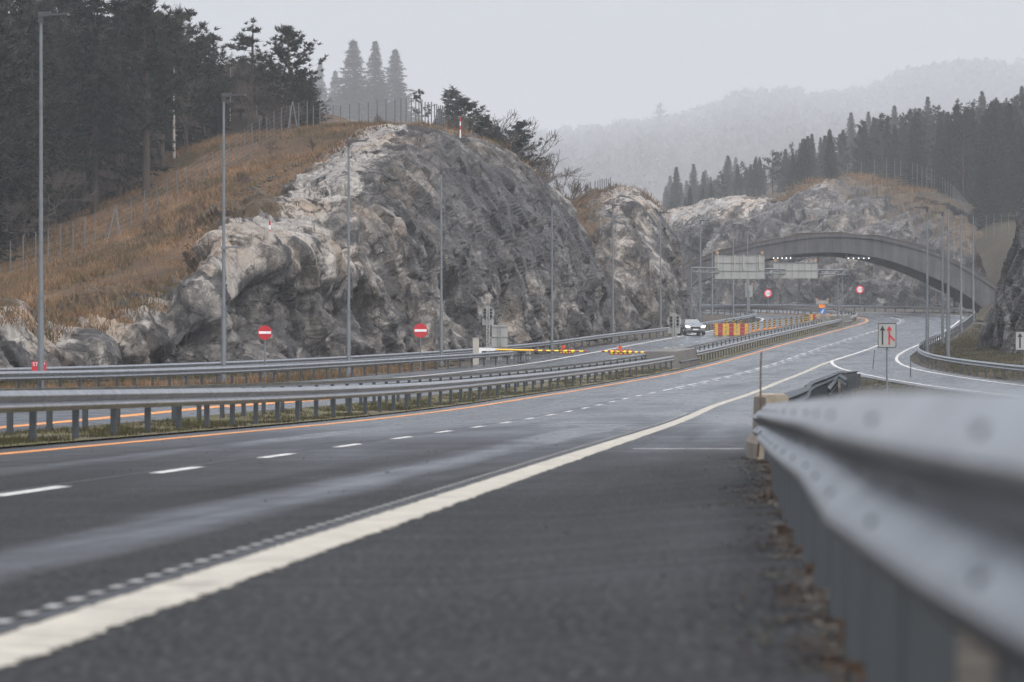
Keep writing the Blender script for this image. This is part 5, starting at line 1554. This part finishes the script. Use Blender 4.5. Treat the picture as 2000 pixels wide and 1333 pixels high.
SPR = [(spruce(s, 18, r, st, 1.0, 'deepneedle'), 18.0) for s, r, st in ((1, 3.1, .12), (2, 2.7, .18), (3, 3.5, .1))]
PIN = [(pine(s, 14, r, st, d, fl), 14.0) for s, r, st, d, fl in ((11, 2.8, .40, 1.9, .55), (12, 2.4, .35, 1.7, .7), (13, 3.2, .38, 2.1, .5), (14, 2.7, .22, 2.0, .9))]
THINP = [(pine(s, 12, r, .3, .8, .8, gap=.35), 12.0) for s, r in ((21, 1.5), (22, 1.8))]
BIR = [(birch(s), 15.0) for s in (31, 32)]
BAR = [(bare(s, 9, .42, 'twig', 5, .018), 9.0) for s in (41, 42)]
BSH = [(bare(s, 2.6, .5, 'browntwig', 4, .012, 5), 2.6) for s in (51, 52)]

def tree(model, loc, h, name, label, group=None, cat='tree', wid=1.0, rz=None):
    (cr, tk), h0 = model
    t = empty(name, tuple(loc), label, cat, group, random.uniform(0, 6.28) if rz is None else rz)
    s = h / h0; t.scale = (s * wid, s * wid, s)
    link('crown', cr, t); link('trunk', tk, t)
    return t
def far_tree(me, h0, loc, h, name, label, group, wid=1.0):
    o = link(name, me, None, tuple(loc), random.uniform(0, 6.28))
    s = h / h0; o.scale = (s * wid, s * wid, s)
    return tag(o, label, 'tree', group)

hz_ = lambda x, y: float(hill_z(np.array([float(x)]), np.array([float(y)]))[0])

# ---- the dark wood on the left: named front trees first
front = [  # px, top y, Y, model list, width
 (488, 44, 408, THINP[0], 1.9, 'pine_tree', 'slender open pine right of the leafless birch at the wood edge'),
 (548, 55, 398, PIN[2], 1.45, 'pine_tree', 'broad rounded pine at the right end of the left wood'),
 (430, 73, 405, THINP[1], 1.9, 'pine_tree', 'small sparse pine left of the slender open pine'),
 (583, 140, 392, PIN[0], 1.7, 'pine_tree', 'low bushy pine at the end of the wood above the fence braces'),
 (362, 30, 392, PIN[3], 1.6, 'pine_tree', 'dark pine behind the white birch trunk'),
 (398, 78, 396, PIN[1], 1.7, 'pine_tree', 'thick dark pine just right of the white birch trunk'),
 (340, 18, 378, BIR[0], 1.0, 'birch_tree', 'bare birch with bright white trunk at the wood edge'),
]
for px, ty, Y, mdl, wd, nm, lb in front:
    x = (px - 1000) * Y / F; zb = hz_(x, Y) - .2; zt = P(px, ty, Y)[2]
    tree(mdl, (x, Y, zb), zt - zb, nm, lb, wid=wd * mdl[1] / (zt - zb) * ((zt - zb) / mdl[1]) if False else wd)
tops = [(-60, -60), (5, -40), (60, -18), (105, -45), (150, -50), (185, -22), (232, -38), (258, -10), (285, 2), (318, 48), (300, 40), (210, 10), (130, 0), (30, 20), (80, 30), (-20, -10), (375, 95), (410, 120), (450, 130), (330, 90), (520, 130), (470, 150)]
k = 0
for i, (px, ty) in enumerate(tops):
    Y = random.uniform(345, 395) if px < 330 else random.uniform(405, 430)
    mdl = (PIN + SPR + [PIN[3], PIN[1]])[i % 9]
    x = (px - 1000) * Y / F; zb = hz_(x, Y) - .3; zt = P(px, ty, Y)[2]
    pinet = mdl in PIN
    tree(mdl, (x, Y, zb), zt - zb, 'pine_tree' if pinet else 'spruce_tree', 'dark conifer among the others in the dense wood on the left hillside', 'conifers of the left wood', wid=min(1.5, 20 / (zt - zb) + .3))
# deeper rows
edge_px = [-140, 0, 100, 230, 330, 450, 560]; edge_Y = [300, 325, 345, 362, 378, 398, 405]
for i in range(105):
    px = random.uniform(-180, 545) if i < 70 else random.uniform(260, 610); ye = np.interp(px, edge_px, edge_Y)
    Y = ye + 4 + 95 * random.random() ** 1.5
    x = (px - 1000) * Y / F; zb = hz_(x, Y) - .3
    top = np.interp(px, [-180, 0, 230, 300, 420, 545, 610], [-40, 0, 10, 50, 110, 120, 170]) + random.uniform(0, 110)
    h = max(6, min(23, P(px, top, Y)[2] - zb))
    mdl = random.choice(SPR + SPR + PIN)
    tree(mdl, (x, Y, zb), h, 'pine_tree' if mdl in PIN else 'spruce_tree', 'dark conifer among the others in the dense wood on the left hillside', 'conifers of the left wood', wid=random.uniform(1.15, 1.5))
# leafless young birches and thicket along the wood's edge
for i in range(110):
    px = random.uniform(-40, 600); ye = np.interp(px, edge_px, edge_Y); Y = ye + random.uniform(-6, 40)
    x = (px - 1000) * Y / F; zb = hz_(x, Y) - .2
    if i % 22 == 0: tree(BIR[i % 2], (x, Y, zb), random.uniform(6, 11), 'birch_tree', 'thin leafless birch standing under the dark conifers on the left', 'young birches at the wood edge', wid=.8)
    else: tree(BAR[i % 2], (x, Y, zb), random.uniform(4, 8.5), 'bare_tree', 'bare brown thicket tree under the dark conifers on the left', 'thicket at the wood edge', wid=.9)

# ---- trees and bushes behind the rock crest
def crest(px, ty, by, Y, mdl, nm, lb, wd=1.0, cat='tree', grp=None):
    b = P(px, by, Y); t = P(px, ty, Y)
    zg = hz_(b[0], Y); zb = min(b[2], zg - .1) if mdl not in BSH else b[2] - .2
    h = t[2] - zb
    return tree(mdl, (b[0], Y, zb), h, nm, lb, grp, cat, wid=wd)
crest(625, 200, 262, 388, PIN[3], 'pine_tree', 'small bushy pine at the left start of the dark fence posts', 2.0)
crest(884, 168, 268, 570, SPR[0], 'spruce_tree', 'grey conifer behind the red and white stake on the rock', 1.35)
crest(911, 196, 268, 470, PIN[1], 'pine_tree', 'darker small pine just right of the red and white stake', 1.9)
crest(943, 232, 285, 410, PIN[0], 'pine_tree', 'low scrubby pine behind the rock crest right of the stake', 2.2)
crest(968, 252, 290, 405, PIN[3], 'pine_tree', 'lowest scrub pine on the falling rock crest', 2.0)
crest(1021, 243, 330, 415, PIN[2], 'pine_tree', 'leaning open pine above the right shoulder of the netted rock', 1.7)
crest(826, 180, 262, 520, THINP[1], 'pine_tree', 'thin faint young pine behind the right end of the dark fence', 1.5)
crest(1052, 268, 370, 420, BAR[0], 'bare_tree', 'taller leafless tree behind the right shoulder of the netted rock', 1.25)
crest(1096, 312, 410, 418, BAR[1], 'bare_tree', 'smaller leafless tree in the gap before the second outcrop', 1.0)
crest(985, 246, 300, 425, BAR[1], 'bare_tree', 'faint leafless tree beside the leaning open pine', 1.3)
crest(690, 222, 254, 376, BSH[0], 'bush', 'reddish brown bush before the dark fence posts', 1.0, 'bush')
crest(738, 214, 250, 374, BSH[1], 'bush', 'upright dark bush at the middle of the dark fence', .7, 'bush')
crest(1170, 358, 394, 428, BSH[0], 'bush', 'dark round bush beside the fence on the smaller outcrop', 1.4, 'bush')
crest(612, 262, 290, 330, BSH[1], 'bush', 'small brown bush in the orange grass near the rock', 1.2, 'bush')
crest(528, 262, 292, 350, BSH[0], 'bush', 'brown heather bush on the orange slope below the fence braces', 1.3, 'bush')

for i in range(26):
    px = random.uniform(800, 1110); Y = random.uniform(395, 470)
    by = np.interp(px, [800, 900, 960, 1020, 1060, 1110], [255, 268, 292, 335, 372, 420])
    if i % 2: crest(px + 25, by - random.uniform(40, 95), by + 8, Y, BAR[i % 4 // 2], 'bare_tree', 'bare grey scrub tree behind the falling crest of the netted rock', random.uniform(1.1, 1.7), 'tree', 'bare scrub behind the crest')
    elif i % 3: crest(px, by - random.uniform(22, 60), by + 8, random.uniform(480, 580), PIN[3] if i % 4 == 1 else SPR[1], 'pine_tree', 'young pine behind the falling crest of the netted rock', random.uniform(1.3, 1.7), 'tree', 'young pines behind the crest')
for i in range(22):
    px = random.uniform(220, 600); Y = np.interp(px, [220, 330, 430, 520, 600], [285, 300, 315, 335, 350]) + random.uniform(-25, 15)
    x = (px - 1000) * Y / F; zb = hz_(x, Y)
    if x > xbase(Y) - 7: continue
    tree(BSH[i % 2], (x, Y, zb - .1), random.uniform(.7, 1.5), 'bush', 'low brown heather shrub in the orange grass slope', 'heather shrubs on the slope', 'shrub', random.uniform(.8, 1.4))

# ---- hazy spruces behind the hill
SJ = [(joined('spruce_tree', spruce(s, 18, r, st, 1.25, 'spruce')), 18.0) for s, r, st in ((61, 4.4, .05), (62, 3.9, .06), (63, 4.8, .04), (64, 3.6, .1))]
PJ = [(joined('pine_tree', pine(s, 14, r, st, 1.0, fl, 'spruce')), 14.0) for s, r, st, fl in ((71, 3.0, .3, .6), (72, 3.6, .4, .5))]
mids = [(690, 78, 'tallest hazy spruce, first of three behind the big rock'), (733, 82, 'middle of the three tall hazy spruces behind the big rock'), (772, 97, 'right one of the three tall hazy spruces behind the big rock'), (625, 120, 'pale hazy spruce left of the three tall spruces'), (655, 138, 'small pale hazy tree beside the three tall spruces')]
def mid_base(px):
    Y = 1900.0
    return P(px, np.interp(px, [500, 620, 760, 850, 950], [218, 228, 246, 275, 322]), Y)
for i, (px, ty, lb) in enumerate(mids):
    b = mid_base(px); Y = 1900 if i < 3 else 2250
    b = P(px, 240 if i < 3 else 236, Y); h = P(px, ty, Y)[2] - b[2] + 2
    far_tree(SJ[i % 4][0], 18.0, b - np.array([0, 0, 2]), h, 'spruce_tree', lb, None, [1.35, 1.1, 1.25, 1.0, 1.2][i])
for i in range(60):
    px = random.uniform(560, 960) if i % 3 else random.uniform(600, 800); Y = random.uniform(1950, 2350)
    b = P(px, np.interp(px, [500, 620, 760, 850, 950], [212, 226, 248, 280, 330]), Y)
    lim = np.interp(px, [560, 610, 640, 670, 700, 790, 805, 850], [190, 165, 175, 150, 140, 160, 215, 225]) + random.uniform(0, 40)
    h = max(5, P(px, lim, Y)[2] - b[2] + 2)
    mm = (SJ + PJ)[i % 6]
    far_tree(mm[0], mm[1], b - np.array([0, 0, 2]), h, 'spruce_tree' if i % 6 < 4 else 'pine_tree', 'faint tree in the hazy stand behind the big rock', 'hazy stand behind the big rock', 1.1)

# ---- the conifer wood on the right hill
named = [(1378, 332, 'small separate hazy spruce at the left foot of the right wood'), (1437, 308, 'pointed hazy spruce left of the right wood, taller than its neighbours'), (1662, 220, 'pointed spruce rising from the left of the right wood crest'), (1696, 218, 'second pointed spruce on the right wood crest'), (1747, 206, 'double topped spruce standing on the right wood crest'), (1812, 190, 'tall spruce where the right wood crest steps up'), (1918, 178, 'tall spruce near the right end of the wood crest'), (1996, 168, 'tall dark spruce at the right edge of the wood')]
def place_right(u, v):
    i = u * 149; j = v * 69
    return GR[int(round(i)), int(round(j))]
def uv_of(px):
    return np.interp(px, cols, np.linspace(0, 1, len(cols)))
cnt = 0
for px, ty, lb in named:
    Yb = float(Y1(px)) - 10; b = P(px, _t(px) + 13.5 * F / Y1(px), Y1(px)); 
    h = P(px, ty, float(b[1]))[2] - b[2] + .8
    far_tree(SJ[cnt % 4][0], 18.0, b - np.array([0, 0, .8]), h, 'spruce_tree', lb, None, 1.0); cnt += 1
for i in range(205):
    px = 1300 + 760 * random.random() ** .85
    v = .2 + .42 * random.random()
    g = place_right(uv_of(px), v)
    # the crest line keeps its steps: height limited by the line seen in the photograph
    Y = g[1]
    lim = P(px, _t(px) + random.uniform(4, 30), Y)[2] - g[2]
    h = min(lim, random.uniform(9, 20))
    if h < 4: continue
    mm = (SJ + PJ)[int(random.random() * 6)]
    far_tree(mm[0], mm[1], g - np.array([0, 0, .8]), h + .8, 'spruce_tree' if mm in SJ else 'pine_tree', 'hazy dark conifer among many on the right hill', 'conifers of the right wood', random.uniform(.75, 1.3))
for i in range(26):
    px = 1290 + 200 * random.random(); Y = random.uniform(1100, 1700)
    b = P(px, np.interp(px, [1290, 1350, 1420, 1490], [425, 408, 396, 388]), Y)
    h = random.uniform(8, 16)
    mm = SJ[i % 4]
    far_tree(mm[0], mm[1], b - np.array([0, 0, .8]), h, 'spruce_tree', 'hazy dark conifer among many on the right hill', 'conifers of the right wood', 1.1)
for i in range(18):
    g = GB[random.randint(6, 50), random.randint(50, 59)]
    far_tree(SJ[i % 4][0], 18., g - np.array([0, 0, .5]), random.uniform(9, 15), 'spruce_tree', 'hazy dark conifer among many on the right hill', 'conifers of the right wood', 1.0)
far_tree(PJ[1][0], 14., P(1291, 300, 5200), P(1291, 203, 5200)[2] - P(1291, 300, 5200)[2], 'pine_tree', 'lone wide topped pale tree on the far ridge', None, 1.0)

# ---- far woods, one mass each
def far_wood(name, G, n, j0, j1, h, label, seed, wide):
    rng = np.random.default_rng(seed)
    tr = []
    for q in range(n):
        i = rng.integers(1, G.shape[0] - 1); j = rng.integers(j0, j1)
        f = rng.uniform(0, 1, 2)
        b = G[i, j] * (1 - f[0]) * (1 - f[1]) + G[i - 1, j] * f[0] * (1 - f[1]) + G[i, j - 1] * f[1] * (1 - f[0]) + G[i - 1, j - 1] * f[0] * f[1]
        H = h * rng.uniform(.45, 1.3); R = H * wide * rng.uniform(.7, 1.2); rnd = rng.random() < .6
        m = 80
        t = rng.uniform(0, 1, m) ** .8
        rr = R * (np.sqrt(np.clip(1 - (2 * t - 1) ** 2, 0, 1)) if rnd else (1 - t)) * np.sqrt(rng.uniform(.2, 1, m))
        a = rng.uniform(0, 6.283, m)
        c = b[None] + np.stack([rr * np.cos(a), rr * np.sin(a), H * (.25 + .75 * t)], 1)
        s = H * .085
        tr.append(c[:, None, :] + rng.normal(0, 1, (m, 3, 3)) * s)
        tr.append((b + np.array([[-.03 * H, 0, -1], [.03 * H, 0, -1], [0, 0, H * .7]]))[None])
    o = link(name, leaf_mesh(name, np.concatenate(tr), M['wood']))
    tag(o, label, 'wood', kind='stuff')
far_wood('far_wood', GF1, 3400, 8, 43, 34, 'pale mass of trees on the far hillside in the rain', 5, .33)
far_wood('faintest_wood', GF2, 1500, 6, 24, 36, 'faintest mass of trees on the upper right ridge', 6, .36)

# ------------------------------------------------------------------ grass, leaves and stones
def blades(name, base, h, w, mat_, label, cat='grass', lean=.35, seed=1, per=9, rad=.35):
    rng = np.random.default_rng(seed)
    n = len(base)
    B = np.repeat(base, per, 0) + np.concatenate([rng.normal(0, rad, (n * per, 2)), np.zeros((n * per, 1))], 1)
    H = np.repeat(h, per)[:, None] * rng.uniform(.5, 1.2, (n * per, 1))
    a = rng.uniform(0, 6.283, n * per)
    u = np.stack([np.cos(a), np.sin(a), 0 * a], 1) * w * .5
    ln = rng.normal(0, lean, (n * per, 3)); ln[:, 2] = 1 - .3 * np.abs(ln[:, 0])
    V = np.stack([B - u - [0, 0, .08], B + u - [0, 0, .08], B + ln * H], 1)
    o = link(name, leaf_mesh(name, V, mat_))
    return tag(o, label, cat, kind='stuff')

rng = np.random.default_rng(99)
n = 26000
hxx = rng.uniform(-48, 8, n); hyy = 172 + (430 - 172) * rng.random(n)
pxx = 1000 + F * hxx / hyy
zz = hill_z(hxx, hyy)
ok = (pxx > -60) & (pxx < 1180) & (hxx < xbase(hyy) - 5) & (zz > _zr(hyy) + .6)
pat = fbm(np.stack([hxx / 6, hyy / 9, 0 * hxx], 1), 4, 88)
ok &= (pat > -.06) | (rng.random(n) < .3)
ok &= hyy < np.interp(pxx, [-140, 0, 100, 230, 330, 450, 560, 640], [310, 332, 350, 368, 384, 404, 412, 470])
b_ = np.stack([hxx, hyy, zz], 1)[ok]
hh = .32 + .34 * np.clip(pat[ok] + .3, 0, 1)
blades('dry_grass', b_, hh, .045, M['drygrass'], 'tall orange brown dry grass covering the left slope', per=16, rad=.40, seed=3, lean=.55)

# tufts on the rock benches and over its upper edge
def on_rock(G, lo, hi, u0, u1, n, seed):
    r = np.random.default_rng(seed)
    i = (r.uniform(u0, u1, n) * (G.shape[0] - 1)).astype(int); j = (r.uniform(lo, hi, n) * (G.shape[1] - 1)).astype(int)
    return G[i, j]
bb = np.concatenate([on_rock(G1, .80, .97, .0, 1, 2600, 1), on_rock(G1, .58, .78, .22, .42, 500, 2), on_rock(G2, .76, .96, 0, 1, 800, 3), on_rock(G2, .1, .8, 0, .12, 700, 4), on_rock(G1, .55, .75, 0, .3, 500, 6)])
blades('rock_grass', bb, np.full(len(bb), .42), .06, M['drygrass'], 'dry grass and heather along the upper edges of the rocks', per=9, rad=.35, seed=4)
bb = np.concatenate([on_rock(G3, .78, .98, 0, .62, 2500, 7)])
blades('distant_grass', bb, np.full(len(bb), .9), .22, M['drygrass'], 'pale dry grass on the distant rounded rock top', per=8, rad=.9, seed=8)
bb = np.concatenate([on_rock(G4, .75, .98, .1, 1, 300, 9)])
blades('bluff_grass', bb, np.full(len(bb), .4), .06, M['drygrass'], 'dry grass on top of the dark bluff', per=8, rad=.3, seed=10)
# median and verges
def strip_pts(y0, y1, o0, o1, n, seed, dz=0.03):
    r = np.random.default_rng(seed)
    y = y0 + (y1 - y0) * r.random(n) ** 1.5; of = r.uniform(o0, o1, n)
    p = fbm(np.stack([y / 3, of, 0 * y], 1), 3, seed) > -.1
    y, of = y[p], of[p]
    return np.stack([O_(y) + of, y, zr(y, of) + dz], 1)
bb = strip_pts(45, 260, -3.1, -.95, 6500, 21)
blades('median_moss', bb, np.full(len(bb), .09), .035, M['greengrass'], 'low green and brown weeds along the median', per=9, rad=.10, seed=22, lean=.6)
bb = np.concatenate([strip_pts(120, 250, -17.4, -15.3, 2200, 23, -.05)])
blades('verge_grass', bb, np.full(len(bb), .40), .04, M['drygrass'], 'tan dry grass between the left guard rails around the lamp feet', per=8, rad=.25, seed=24)
bb = np.concatenate([strip_pts(90, 330, -27, -20.5, 2500, 25, 0.0)])
blades('ditch_weeds', bb, np.full(len(bb), .35), .05, M['greengrass'], 'weeds in the ditch at the foot of the rock', per=7, rad=.3, seed=26)
gi = rng.integers(0, 70, 2600), rng.integers(2, 24, 2600)
bb = GV[gi] + np.concatenate([rng.normal(0, .5, (2600, 2)), np.zeros((2600, 1))], 1)
blades('green_verge', bb, np.full(len(bb), .16), .05, M['greengrass'], 'short green grass on the verge before the dark bluff', per=9, rad=.3, seed=27)
yb = rng.uniform(95, 235, 3800); ob = rng.uniform(11.2, 19.5, 3800)
okk = (O_(yb) + ob < RM_(yb) - 1.2) & (fbm(np.stack([yb / 8, ob / 3, 0 * yb], 1), 3, 31) > 0.02)
bb = np.stack([O_(yb) + ob, yb, ground_z(ob, yb)], 1)[okk]
blades('island_grass', bb, np.full(len(bb), .11), .035, M['greengrass'], 'mossy grass patches on the gravel island under the merge sign', per=8, rad=.22, seed=28, lean=.6)

def scatter_stones(name, pts, r0, r1, mat_, label, cat, seed, flat=.6):
    rg = np.random.default_rng(seed)
    ico = np.array([(0, 0, 1), (.894, 0, .447), (.276, .85, .447), (-.724, .526, .447), (-.724, -.526, .447), (.276, -.85, .447), (.724, .526, -.447), (-.276, .85, -.447), (-.894, 0, -.447), (-.276, -.85, -.447), (.724, -.526, -.447), (0, 0, -1)])
    fc = np.array([(0, 1, 2), (0, 2, 3), (0, 3, 4), (0, 4, 5), (0, 5, 1), (1, 6, 2), (2, 7, 3), (3, 8, 4), (4, 9, 5), (5, 10, 1), (2, 6, 7), (3, 7, 8), (4, 8, 9), (5, 9, 10), (1, 10, 6), (11, 7, 6), (11, 8, 7), (11, 9, 8), (11, 10, 9), (11, 6, 10)])
    n = len(pts); s = r0 + (r1 - r0) * rg.random((n, 1, 1)) ** 2.5
    V = ico[None] * s * rg.uniform(.6, 1.35, (n, 12, 1)) * np.array([1, 1, flat])
    a = rg.uniform(0, 6.283, n); ca, sa = np.cos(a), np.sin(a)
    V = np.stack([V[..., 0] * ca[:, None] - V[..., 1] * sa[:, None], V[..., 0] * sa[:, None] + V[..., 1] * ca[:, None], V[..., 2]], 2)
    V = V + pts[:, None, :]
    Fc = (np.arange(n)[:, None, None] * 12 + fc[None]).reshape(-1, 3)
    o = link(name, np_mesh(name, V.reshape(-1, 3), Fc, mat_)); return tag(o, label, cat, kind='stuff')

nrx = np.array(nr)[:, 0]; nry = np.array(nr)[:, 1]
railx = lambda y: np.interp(y, nry[::-1], nrx[::-1])
def verge_pts(n, seed, w):
    r = np.random.default_rng(seed)
    y = 6 + 42 * r.random(n) ** 1.2
    clump = np.clip(.5 + 1.3 * vnoise(np.stack([y * 2.2, 0 * y, 0 * y], 1), seed), .05, 1.4)
    d = np.abs(r.normal(0, 1, n)) * w * clump - .12
    x = railx(y) - .05 - d
    return np.stack([x, y, zr(y, x - O_(y)) + .006], 1)
scatter_stones('gravel', verge_pts(5200, 41, .16), .004, .016, M['stones'], 'loose gravel at the foot of the foreground rail', 'gravel', 42)
def leaf_quads(name, pts, s, mat_, label, seed):
    rg = np.random.default_rng(seed); n = len(pts)
    q = np.array([(-1, 0, 0), (-.2, .55, .25), (1, 0, .1), (.1, -.5, .3)])
    a = rg.uniform(0, 6.283, n); ca, sa = np.cos(a)[:, None], np.sin(a)[:, None]
    V = q[None] * (s * rg.uniform(.6, 1.4, (n, 1, 1)))
    V = np.stack([V[..., 0] * ca - V[..., 1] * sa, V[..., 0] * sa + V[..., 1] * ca, V[..., 2] * rg.uniform(.2, 1.6, (n, 1))], 2) + pts[:, None, :] + np.array([0, 0, .008])
    o = link(name, np_mesh(name, V.reshape(-1, 3), np.arange(4 * n).reshape(-1, 4), mat_)); tag(o, label, 'leaves', kind='stuff')
leaf_quads('fallen_leaves', verge_pts(4200, 43, .13), .016, M['leaves'], 'brown fallen leaves gathered at the foot of the foreground rail', 44)
ys_ = 8 + 60 * rng.random(420) ** 1.3; of_ = rng.uniform(.3, 9.6, 420)
scatter_stones('road_grit', np.stack([O_(ys_) + of_, ys_, zr(ys_, of_) + .003], 1), .004, .017, M['dark'], 'scattered dark grit lying on the carriageway', 'grit', 45)
yi = rng.uniform(52, 235, 9000); oi_ = rng.uniform(10.2, 21, 9000); okk = (O_(yi) + oi_ < RM_(yi) - .8) & (oi_ > 7.2 + 2.4)
scatter_stones('island_gravel', np.stack([O_(yi) + oi_, yi, ground_z(oi_, yi) + .01], 1)[okk], .02, .085, M['stones'], 'coarse gravel of the island between carriageway and ramp', 'gravel', 46)
# rubble at the foot of the rocks
def foot(n, seed):
    r = np.random.default_rng(seed); y = r.uniform(185, 345, n); x = xbase(y) + np.abs(r.normal(0, 1.3, n)) + .2
    return np.stack([x, y, zr(y, x - O_(y)) - .02], 1)
scatter_stones('rubble', foot(900, 47), .06, .45, M['stones'], 'rubble at the foot of the big rock', 'rubble', 48)
gx = rng.uniform(-20, -9, 700); gy = rng.uniform(232, 300, 700)
scatter_stones('scree', np.stack([gx, gy, hill_z(gx, gy) + .05], 1), .05, .35, M['stones'], 'small stones on the bare brown patch above the pale rock shoulder', 'scree', 49)

# ------------------------------------------------------------------ steel net over the right face of the big rock
nu_, nv_ = G1.shape[:2]
Nf = normals(G1); 
if Nf[nu_ // 2, nv_ // 3, 1] > 0: Nf = -Nf
NG = G1 + Nf * .16
# the net hangs smoothly across hollows
for _ in range(70):
    NG[1:-1, 1:-1] = .25 * (NG[:-2, 1:-1] + NG[2:, 1:-1] + NG[1:-1, :-2] + NG[1:-1, 2:])
NG = NG + Nf * .35
i0, i1 = int(nu_ * .645), int(nu_ * .985); j0, j1 = int(nv_ * .19), int(nv_ * .74)
t = empty('rockfall_net', tuple(NG[i0, j0]), 'grey steel rockfall net draped over the right face of the big rock', 'net')
c = NG[i0, j0]
def net_lines(lines, r):
    Vs, Fs, b = [], [], 0
    for L in lines:
        Tn = np.gradient(L, axis=0); Tn /= np.linalg.norm(Tn, axis=1, keepdims=True) + 1e-9
        u = np.cross(Tn, [0.3, .5, .81]); u /= np.linalg.norm(u, axis=1, keepdims=True) + 1e-9; w = np.cross(Tn, u)
        R3 = np.stack([L + (u * math.cos(q) + w * math.sin(q)) * r for q in (0, 2.094, 4.189)], 1)
        n = len(L); i = np.arange(n - 1)[:, None] * 3; k = np.arange(3)[None]
        Fs.append(np.stack([i + k, i + (k + 1) % 3, i + 3 + (k + 1) % 3, i + 3 + k], 2).reshape(-1, 4) + b); Vs.append(R3.reshape(-1, 3)); b += 3 * n
    return np.concatenate(Vs), np.concatenate(Fs)
low = lambda i: int(j0 + 14 * math.sin(i * .021) + 10 * math.sin(i * .05))
lines = [NG[i, low(i):j1:3] - c for i in range(i0, i1, 2)]
Vn, Fn = net_lines(lines, .010)
link('mesh_strands', np_mesh('mesh_strands', Vn, Fn, M['net']), t)
lines = [NG[i0:i1:3, j] - c for j in range(j0 + 25, j1, 3)]
Vn, Fn = net_lines(lines, .011)
link('mesh_strands', np_mesh('mesh_strands', Vn, Fn, M['net']), t)
lines = [NG[i, low(i):j1:3] - c + Nf[i, j0] * .04 for i in range(i0, i1, 26)]
Vn, Fn = net_lines(lines, .016)
link('seam_cables', np_mesh('seam_cables', Vn, Fn, M['net']), t)
mb = MB(); r = np.random.default_rng(5)
for q in range(230):
    i = r.integers(i0, i1); j = r.integers(low(i), j1); a = NG[i, j] + Nf[i, j] * .05 - c
    mb.box(tuple(a), (.085, .04, .085), rz=r.uniform(0, 1), rx=r.uniform(-.6, .2))
o = mb.build('anchor_plates', M['grey_sign'], t); tag(o, kind='stuff')
# ------------------------------------------------------------------ the damp air
hb = MB(); hb.box((0, 3800, 235), (6400, 7700, 490))
hm = bpy.data.materials.new('damp_air'); hm.use_nodes = True
nt = hm.node_tree; nt.nodes.clear()
pv = nt.nodes.new('ShaderNodeVolumePrincipled')
pv.inputs['Color'].default_value = (0.92, 0.955, 1.0, 1)
pv.inputs['Density'].default_value = HAZE
pv.inputs['Anisotropy'].default_value = 0.0
ou = nt.nodes.new('ShaderNodeOutputMaterial')
nt.links.new(pv.outputs[0], ou.inputs['Volume'])
hz = hb.build('haze', hm)
tag(hz, 'pale damp haze lying over the whole valley', 'haze', kind='stuff')
